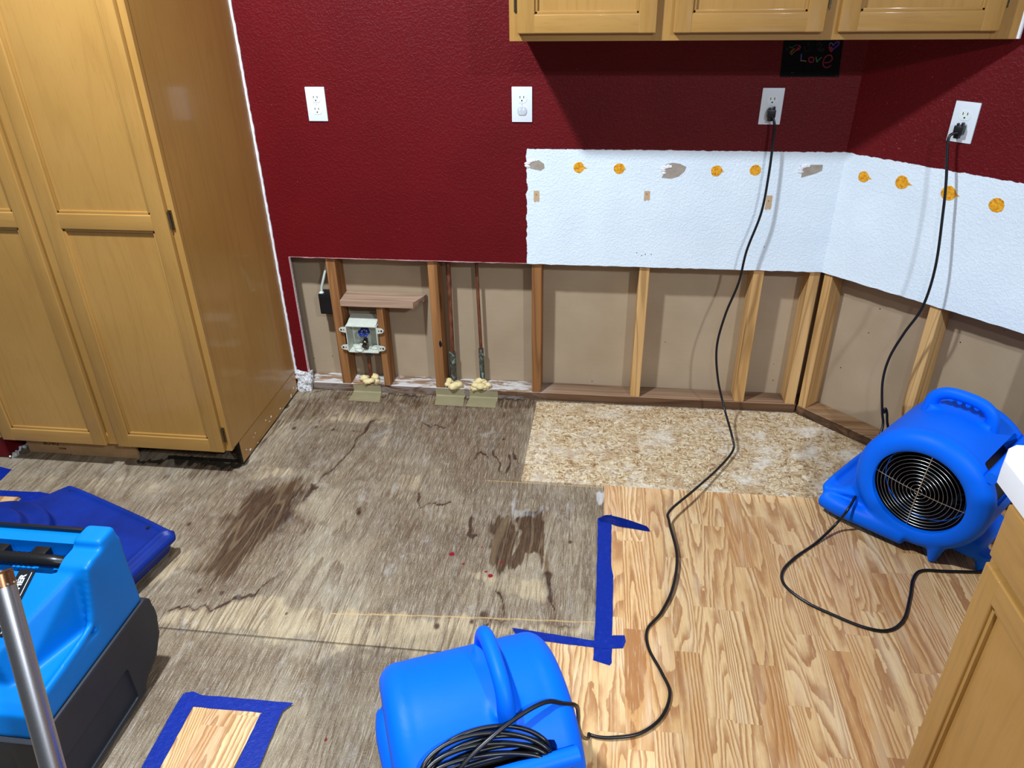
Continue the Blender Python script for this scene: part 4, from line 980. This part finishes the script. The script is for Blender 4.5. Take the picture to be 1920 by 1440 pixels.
def make_fan(label, loc, rotz, coil):
    t = thing('air_mover', label, 'fan', loc, rotz, 'bright blue air movers')
    link_mesh('housing', FAN_HOUSING, BLUE, t)
    bm = BM()
    hp = catmull([(-.078, -.040, .375), (-.074, -.040, .425), (-.045, -.040, .453), (.01, -.040, .460), (.06, -.040, .453), (.090, -.040, .425), (.094, -.040, .375)], 8)
    tube(bm, hp, lambda q: .0155+.006*(abs(q-.5)*2)**4, 16, flat=1.15)
    for k in range(4): tube(bm, [(-.030+k*.024, -.050, .443), (-.030+k*.024, -.030, .443)], .0075, 10)
    obj('handle', bm, BLUE, t, local=True, smooth=60)
    for s in (1, -1):
        g = BM(); yb = s*.150
        for k in range(1, 12): torus(g, (0, yb+s*.010*(1-(k/11)**2), CZ), (0, 1, 0), .0112*k, .00095, 56, 6)
        for a in (3, 93):
            d = Vector((math.cos(math.radians(a)), 0, math.sin(math.radians(a))))
            tube(g, [Vector((0, yb+s*(.012-.013*abs(q)**2), CZ))+d*(q*.136) for q in np.linspace(-1, 1, 15)], .0014, 6)
        gr = obj('grille', g, CHROME, t, local=True, smooth=60)
        for a in (3, 183, 273):
            b = BM(); c = Vector((math.cos(math.radians(a))*.138, yb+s*.004, CZ+math.sin(math.radians(a))*.138)); cyl(b, c, (0, s, 0), .0055, 0, .007, 12, r2=.0045); blob(b, c+Vector((0, s*.007, 0)), .0042, (1, .7, 1), 0, 0, sub=2)
            obj('bolt', b, CHROME, gr, local=True, smooth=40)
        l = BM(); seg = 64
        pr = [(.1308, .150), (.1308, .104), (.118, .098), (.108, .092), (.108, .010)]
        rg = [[l.verts.new((r*math.cos(2*PI*j/seg), s*y, CZ+r*math.sin(2*PI*j/seg))) for j in range(seg)] for r, y in pr]
        for a_, b_ in zip(rg, rg[1:]):
            for j in range(seg): l.faces.new((a_[j], a_[(j+1) % seg], b_[(j+1) % seg], b_[j]))
        bmesh.ops.solidify(l, geom=l.faces[:], thickness=.001)
        obj('intake_liner', l, DARKM, t, local=True, smooth=50)
    b = BM()
    cyl(b, (0, 0, CZ), (0, 1, 0), .104, -.008, .008, 40); cyl(b, (0, 0, CZ), (0, 1, 0), .038, -.085, .085, 28); blob(b, (0, .085, CZ), .036, (1, .35, 1), 0, 0); blob(b, (0, -.085, CZ), .036, (1, .35, 1), 0, 0)
    for k in range(28):
        a = 2*PI*k/28; T = Matrix.Translation((0, 0, CZ)) @ Matrix.Rotation(a, 4, 'Y') @ Matrix.Translation((.090, 0, 0)) @ Matrix.Rotation(.6, 4, 'Y')
        box(b, -.013, .013, -.084, .084, -.001, .001, 0, 0, T)
    obj('impeller', b, DARKM, t, local=True, smooth=40)
    b = BM(); tube(b, [(-.157, -.150, .352), (-.157, -.145, .352), (-.157, .145, .352), (-.157, .150, .352)], lambda q: .017, 16); obj('cord_bar', b, BLUE, t, local=True, smooth=50)
    b = BM(); box(b, -.108, .012, -.114, .114, -.0515, -.049, T=REC); obj('recess_back', b, BLACK_PL, t, local=True)
    if coil:
        b = BM()
        def onr(y, tt, rad):      # a point over the rear curve: across, up the curve, distance from the drum axis
            q = math.radians(135)-tt/.2
            return (rad*math.cos(q), y, CZ+rad*math.sin(q))
        for k in range(7):
            rr = random.Random(k); ky = .118-.006*(k//2); kt = .070-.0085*k
            pts = [onr(.012+ky*math.cos(a)+.006*math.sin(a), -.006+kt*(math.sin(a) if math.sin(a) > 0 else .6*math.sin(a))+.012*math.cos(a)*(k % 2), (.1985 if math.sin(a) > .1 else .180)+.0065*(k % 2)+rr.uniform(0, .002)) for a in np.linspace(0, 2*PI, 21)[:-1]]
            tube(b, catmull(pts, 5, closed=True), .0043, 8, closed=True)
        tube(b, catmull([onr(.09, -.01, .204), onr(.05, .020, .213), onr(0, .044, .217), onr(-.06, .066, .212), onr(-.115, .078, .205), (-.078, -.150, .392), (-.070, -.178, .365), (-.045, -.194, .30), (.0, -.215, .20), (.06, -.250, .07), (.085, -.275, .016), (.10, -.285, .010)], 8), .0043, 8)
        obj('wrapped_cord', b, BLACK_RUB, t, local=True, smooth=60)
    return t
make_fan('bright blue air mover with a round wire grille beside the right cabinet', (1.303, -.672, .007), math.radians(138), False)
f2 = make_fan('bright blue air mover seen from behind, cord wrapped round its rear bar, at the bottom', (.040, -1.735, .007), math.radians(113), True)

# dark blue low fan behind the dehumidifier
t = thing('low_air_mover', 'dark blue low floor fan lying behind the dehumidifier', 'fan', (-1.45, -1.10, 0), math.radians(-11))
bm = BM()
prism(bm, [(-.11, .235), (-.09, .245), (.375, .150), (.385, .13), (.385, -.13), (.36, -.15), (-.15, -.22), (-.2, -.05), (-.165, .12)], Matrix(), .016, .088)
cyl(bm, (-.10, -.085, 0), (0, 0, 1), .215, .016, .125, 56, r2=.19); cyl(bm, (-.10, -.085, 0), (0, 0, 1), .160, .08, .155, 48, r2=.12)
tube(bm, [(.385, .150, .080), (.395, .145, .070), (.395, -.13, .070)], .017, 10)
tube(bm, catmull([(-.095, .232, .086), (.0, .219, .088), (.36, .148, .088), (.372, .12, .088), (.372, -.12, .088)], 6), .010, 8)
cyl(bm, (.10, .055, .08), (0, 0, 1), .024, 0, .020, 20, r2=.02); cyl(bm, (-.38, .09, .05), (0, 0, 1), .03, 0, .09, 20, r2=.026)
for p in ((-.09, .22), (.34, .13), (.3, -.12), (-.15, -.18)): cyl(bm, (p[0], p[1], 0), (0, 0, 1), .02, 0, .05, 12)
me = eval_mesh(bm, [('REMESH', dict(mode='VOXEL', voxel_size=.0045)), ('SMOOTH', dict(factor=.6, iterations=10))], [])
link_mesh('housing', me, DBLUE, t)
bm = BM()
for p in ((-.07, .222, .0885), (.315, .140, .0885)):
    bm = BM(); cyl(bm, p, (0, 0, 1), .006, 0, .0025, 14); obj('screw', bm, BLACK_PL, t, local=True, smooth=40)

# ------------------------------------------------------------------ dehumidifier
DX0, DX1 = -1.25, -.850
t = thing('dehumidifier', 'light blue portable dehumidifier with charcoal base and black carry handle', 'dehumidifier', (-1.05, -1.64, 0))
bm = BM()
YZ = plane_T((0, 0, 0), (0, 1, 0), (0, 0, 1), (1, 0, 0))
# rear block with hand recess
prism(bm, [(-1.438, .235), (-1.436, .440), (-1.446, .450), (-1.462, .454), (-1.535, .455), (-1.556, .448), (-1.566, .430), (-1.590, .300), (-1.60, .235)], YZ, DX0, DX1)
# central hood: flat sloping top, its sides falling away toward the front corners
hv = [(DX0+.025, -1.545, .447), (DX1-.025, -1.545, .447), (DX1-.120, -1.735, .362), (DX0+.120, -1.735, .362),
      (DX0+.020, -1.57, .28), (DX1-.020, -1.57, .28), (DX1-.085, -1.755, .28), (DX0+.085, -1.755, .28)]
add(bm, hv, [(0, 1, 2, 3), (7, 6, 5, 4), (0, 4, 5, 1), (1, 5, 6, 2), (2, 6, 7, 3), (3, 7, 4, 0)])
prism(bm, [(-1.50, .235), (-1.50, .296), (-1.785, .296), (-1.81, .285), (-1.825, .235)], YZ, DX0, DX1)
for x in (DX0+.001, DX1-.071): box(bm, x, x+.070, -1.500, -1.439, .42, .474, .010)
for x in (DX0+.008, DX1-.008): tube(bm, catmull([(x, -1.550, .450), (x, -1.566, .40), (x, -1.588, .335), (x, -1.62, .310), (x, -1.80, .296)], 6), .009, 10)
c1_ = BM(); box(c1_, -1.175, -.918, -1.568, -1.490, .405, .5, .014)
me = eval_mesh(bm, [('REMESH', dict(mode='VOXEL', voxel_size=.0042)), ('SMOOTH', dict(factor=.6, iterations=9))], [c1_])
inv = MW[t].inverted(); me.transform(inv); link_mesh('upper_shell', me, LBLUE, t)
bm = BM()
prism(bm, [(-1.436, .236), (-1.418, .222), (-1.412, .16), (-1.425, .105), (-1.46, .06), (-1.52, .035), (-1.53, .012), (-1.84, .012), (-1.845, .10), (-1.835, .236)], YZ, DX0-.004, DX1+.006)
c2_ = BM(); box(c2_, DX1-.004, DX1+.03, -1.90, -1.56, .03, .135, .01); c3_ = BM(); box(c3_, DX0+.06, DX1-.06, -1.9, -1.82, .05, .21, .01)
me = eval_mesh(bm, [('REMESH', dict(mode='VOXEL', voxel_size=.005)), ('SMOOTH', dict(factor=.5, iterations=4))], [c2_, c3_])
me.transform(inv); link_mesh('lower_shell', me, DGREY, t)
bm = BM(); hp = [(-1.18, -1.520, .418), (-1.16, -1.532, .436), (-1.12, -1.538, .445), (-.975, -1.538, .445), (-.935, -1.532, .437), (-.914, -1.520, .420)]
tube(bm, catmull(hp, 8), .0145, 14)
for k in range(9): torus(bm, (-1.095+k*.0125, -1.538, .445), (1, 0, 0), .0140, .0022, 20, 6)
for x in (-1.085, -.985): box(bm, x-.018, x+.018, -1.532, -1.508, .438, .459, .003)
obj('carry_handle', bm, BLACK_RUB, t, smooth=50)
bm = BM(); box(bm, -1.16, -.93, -1.450, -1.441, .450, .461, .002); obj('rear_latch', bm, BLACK_PL, t, smooth=40)
# label on the hood, lettering running toward the back
nrm = Vector((0, -.35, .937)).normalized()
def hood(y): return .437+(y+1.60)*(.052/.10) if y < -1.60 else .446+(y+1.55)*(.009/.05)
upv = Vector((0, .19, .085)).normalized(); nv = Vector((1, 0, 0)).cross(upv).normalized()
o0 = Vector((-1.004, -1.765, 0)); base = Vector((0, -1.62, .4135))+nv*.0022
LT = plane_T((-.990, base.y, base.z), tuple(upv), tuple(Vector((-1, 0, 0))), tuple(nv))
lb = BM(); box(lb, -.085, .062, -.020, .018, -.001, .0006, 0, 0, LT); lab = obj('name_label', lb, BLACK_PL, t, label='black label with white lettering')
tb = text_mesh('DEHUMIDIFIER', .0185, .0002, .0006)
xs = [v.co.x for v in tb.verts]; wd = max(xs)-min(xs)
bmesh.ops.transform(tb, matrix=LT @ Matrix.Translation((.050-wd, -.004, .0009)), verts=tb.verts); obj('lettering', tb, WHITE_PL, lab)
bm = BM(); box(bm, -.08, .056, -.0145, -.0132, .0007, .0010, 0, 0, LT); obj('label_rule', bm, WHITE_PL, lab)

# ------------------------------------------------------------------ steel tube
A_, B_ = CAM+(CF+CR*((2-960)/FPX)-CU*((1082-720)/FPX))*1.16, CAM+(CF+CR*((99-960)/FPX)-CU*((1440-720)/FPX))*1.16
dv = (B_-A_); Cf = B_+dv*((.03-B_.z)/dv.z); dn = dv.normalized()
t = thing('steel_wand', 'brushed steel tube standing in front of the dehumidifier at lower left', 'tube', (Cf.x, Cf.y, 0))
bm = BM(); tube(bm, [A_+dn*.012, A_.lerp(Cf, .3), A_.lerp(Cf, .6), Cf], .0172, 32); obj('tube', bm, STEEL, t, smooth=40)
bm = BM(); tube(bm, [A_-dn*.006, A_+dn*.016], .0176, 28); torus(bm, A_-dn*.006, dn, .0150, .0030, 28, 8)
for k in range(10):
    a = 2*PI*k/10; s_ = dn.orthogonal().normalized(); q = s_*math.cos(a)+dn.cross(s_)*math.sin(a); blob(bm, A_+dn*.013+q*.0176, .0028, (1, 1, 1), 0, 0, 1, 1)
obj('end_ring', bm, [COPPER_TIP, CHROME], t, smooth=40)
bm = BM(); box(bm, Cf.x-.13, Cf.x+.13, Cf.y-.05, Cf.y+.05, .001, .045, .012); cyl(bm, (Cf.x, Cf.y, .03), -dn, .024, 0, .07, 20); obj('floor_nozzle', bm, BLACK_PL, t, smooth=40)

# ------------------------------------------------------------------ painter's tape and laminate offcuts
def strip(name, polys, label, grp, z0=.0072, mat=BTAPE, th=.0007):
    bm = BM(); z = z0
    for k, p in enumerate(polys):
        n = len(p); e = []
        for i in range(n):
            a, b = Vector(p[i]), Vector(p[(i+1) % n]); m = max(1, int((b-a).length/.02)); rr = random.Random(i*7+k)
            nn = Vector((-(b-a).y, (b-a).x)).normalized() if (b-a).length > 1e-6 else Vector((0, 0))
            for j in range(m): e.append(tuple(a.lerp(b, j/m)+(nn*rr.uniform(-.0009, .0009) if j else Vector((0, 0)))))
        prism(bm, e, Matrix(), z0+k*.0007, z0+k*.0007+th)
    props(obj(name, bm, mat), label, 'tape', grp); 
def P2(*a): return [tuple(U(x, y, 'Z', .007))[:2] for x, y in a]
G = "blue painter's tape along laminate edges"
strip('painters_tape', [P2((1121, 972), (1147, 965), (1146, 1060), (1150, 1080), (1147, 1243), (1143, 1248), (1127, 1243), (1112, 1238), (1118, 1120))], 'long blue tape strip along the left edge of the laminate', G)
strip('painters_tape', [P2((960, 1178), (1000, 1184), (1115, 1202), (1150, 1192), (1171, 1192), (1173, 1203), (1168, 1216), (1130, 1217), (1020, 1203), (967, 1189))], 'blue tape strip crossing the long strip, toward the near blue fan', G, .0082)
# curled end
bm = BM(); rows = []
cl = [U(1122, 972, 'Z', .009), U(1135, 965, 'Z', .016), U(1152, 967, 'Z', .022), U(1178, 974, 'Z', .018), U(1212, 986, 'Z', .011)]
cc = catmull(cl, 5); prev = None
for i, p in enumerate(cc):
    q = i/(len(cc)-1); wv_ = Vector((.010, -.019-.012*math.sin(q*PI)*1, -.003-.006*math.sin(q*PI)))
    cur = [bm.verts.new(p+wv_*.05), bm.verts.new(p+wv_*.6+Vector((0, 0, .003))), bm.verts.new(p+wv_*1.2)]
    if prev:
        for a in (0, 1): bm.faces.new((prev[a], prev[a+1], cur[a+1], cur[a]))
    prev = cur
bmesh.ops.solidify(bm, geom=bm.faces[:], thickness=.0005)
props(obj('painters_tape', bm, BTAPE, smooth=60), 'curled loose end of blue tape at the top of the long strip', 'tape', G)
# lower left offcut
def P0(*a): return [tuple(U(x, y, 'Z', .004))[:2] for x, y in a]
bm = BM(); prism(bm, P0((358, 1320), (494, 1334), (430, 1455), (380, 1560), (190, 1560), (290, 1440)), Matrix(), .0005, .006); o = obj('laminate_piece', bm, LAM2); props(o, 'small laminate remnant framed by blue tape at the bottom', 'flooring piece')
strip('painters_tape', [P2((346, 1299), (362, 1296), (378, 1303), (440, 1308), (550, 1318), (528, 1334), (500, 1337), (362, 1325), (350, 1315))], 'blue tape across the top of the framed laminate remnant', G, .0062)
strip('painters_tape', [P2((344, 1300), (364, 1322), (300, 1440), (225, 1560), (190, 1560), (265, 1440), (330, 1322))], 'blue tape along the left side of the framed laminate remnant', G, .0068)
strip('painters_tape', [P2((489, 1338), (530, 1332), (485, 1440), (430, 1560), (370, 1560), (440, 1440))], 'blue tape along the right side of the framed laminate remnant', G, .0068)
# upper left offcut behind the dark fan
bm = BM(); prism(bm, P0((-60, 925), (38, 930), (20, 946), (-10, 975), (-90, 975)), Matrix(), .0005, .006); o = obj('laminate_piece', bm, LAM); props(o, 'laminate remnant peeking out behind the dark blue fan', 'flooring piece')
strip('painters_tape', [P2((-80, 915), (0, 919), (60, 922), (75, 922), (96, 926), (60, 960), (20, 955), (42, 932), (0, 930), (-80, 926))], 'blue tape beside the dark blue fan, left of the tall cabinet front', G, .0062)
strip('painters_tape', [P2((-60, 870), (0, 873), (21, 878), (0, 898), (-70, 905))], 'short blue tape end at the left edge under the tall cabinet', G, .0010)
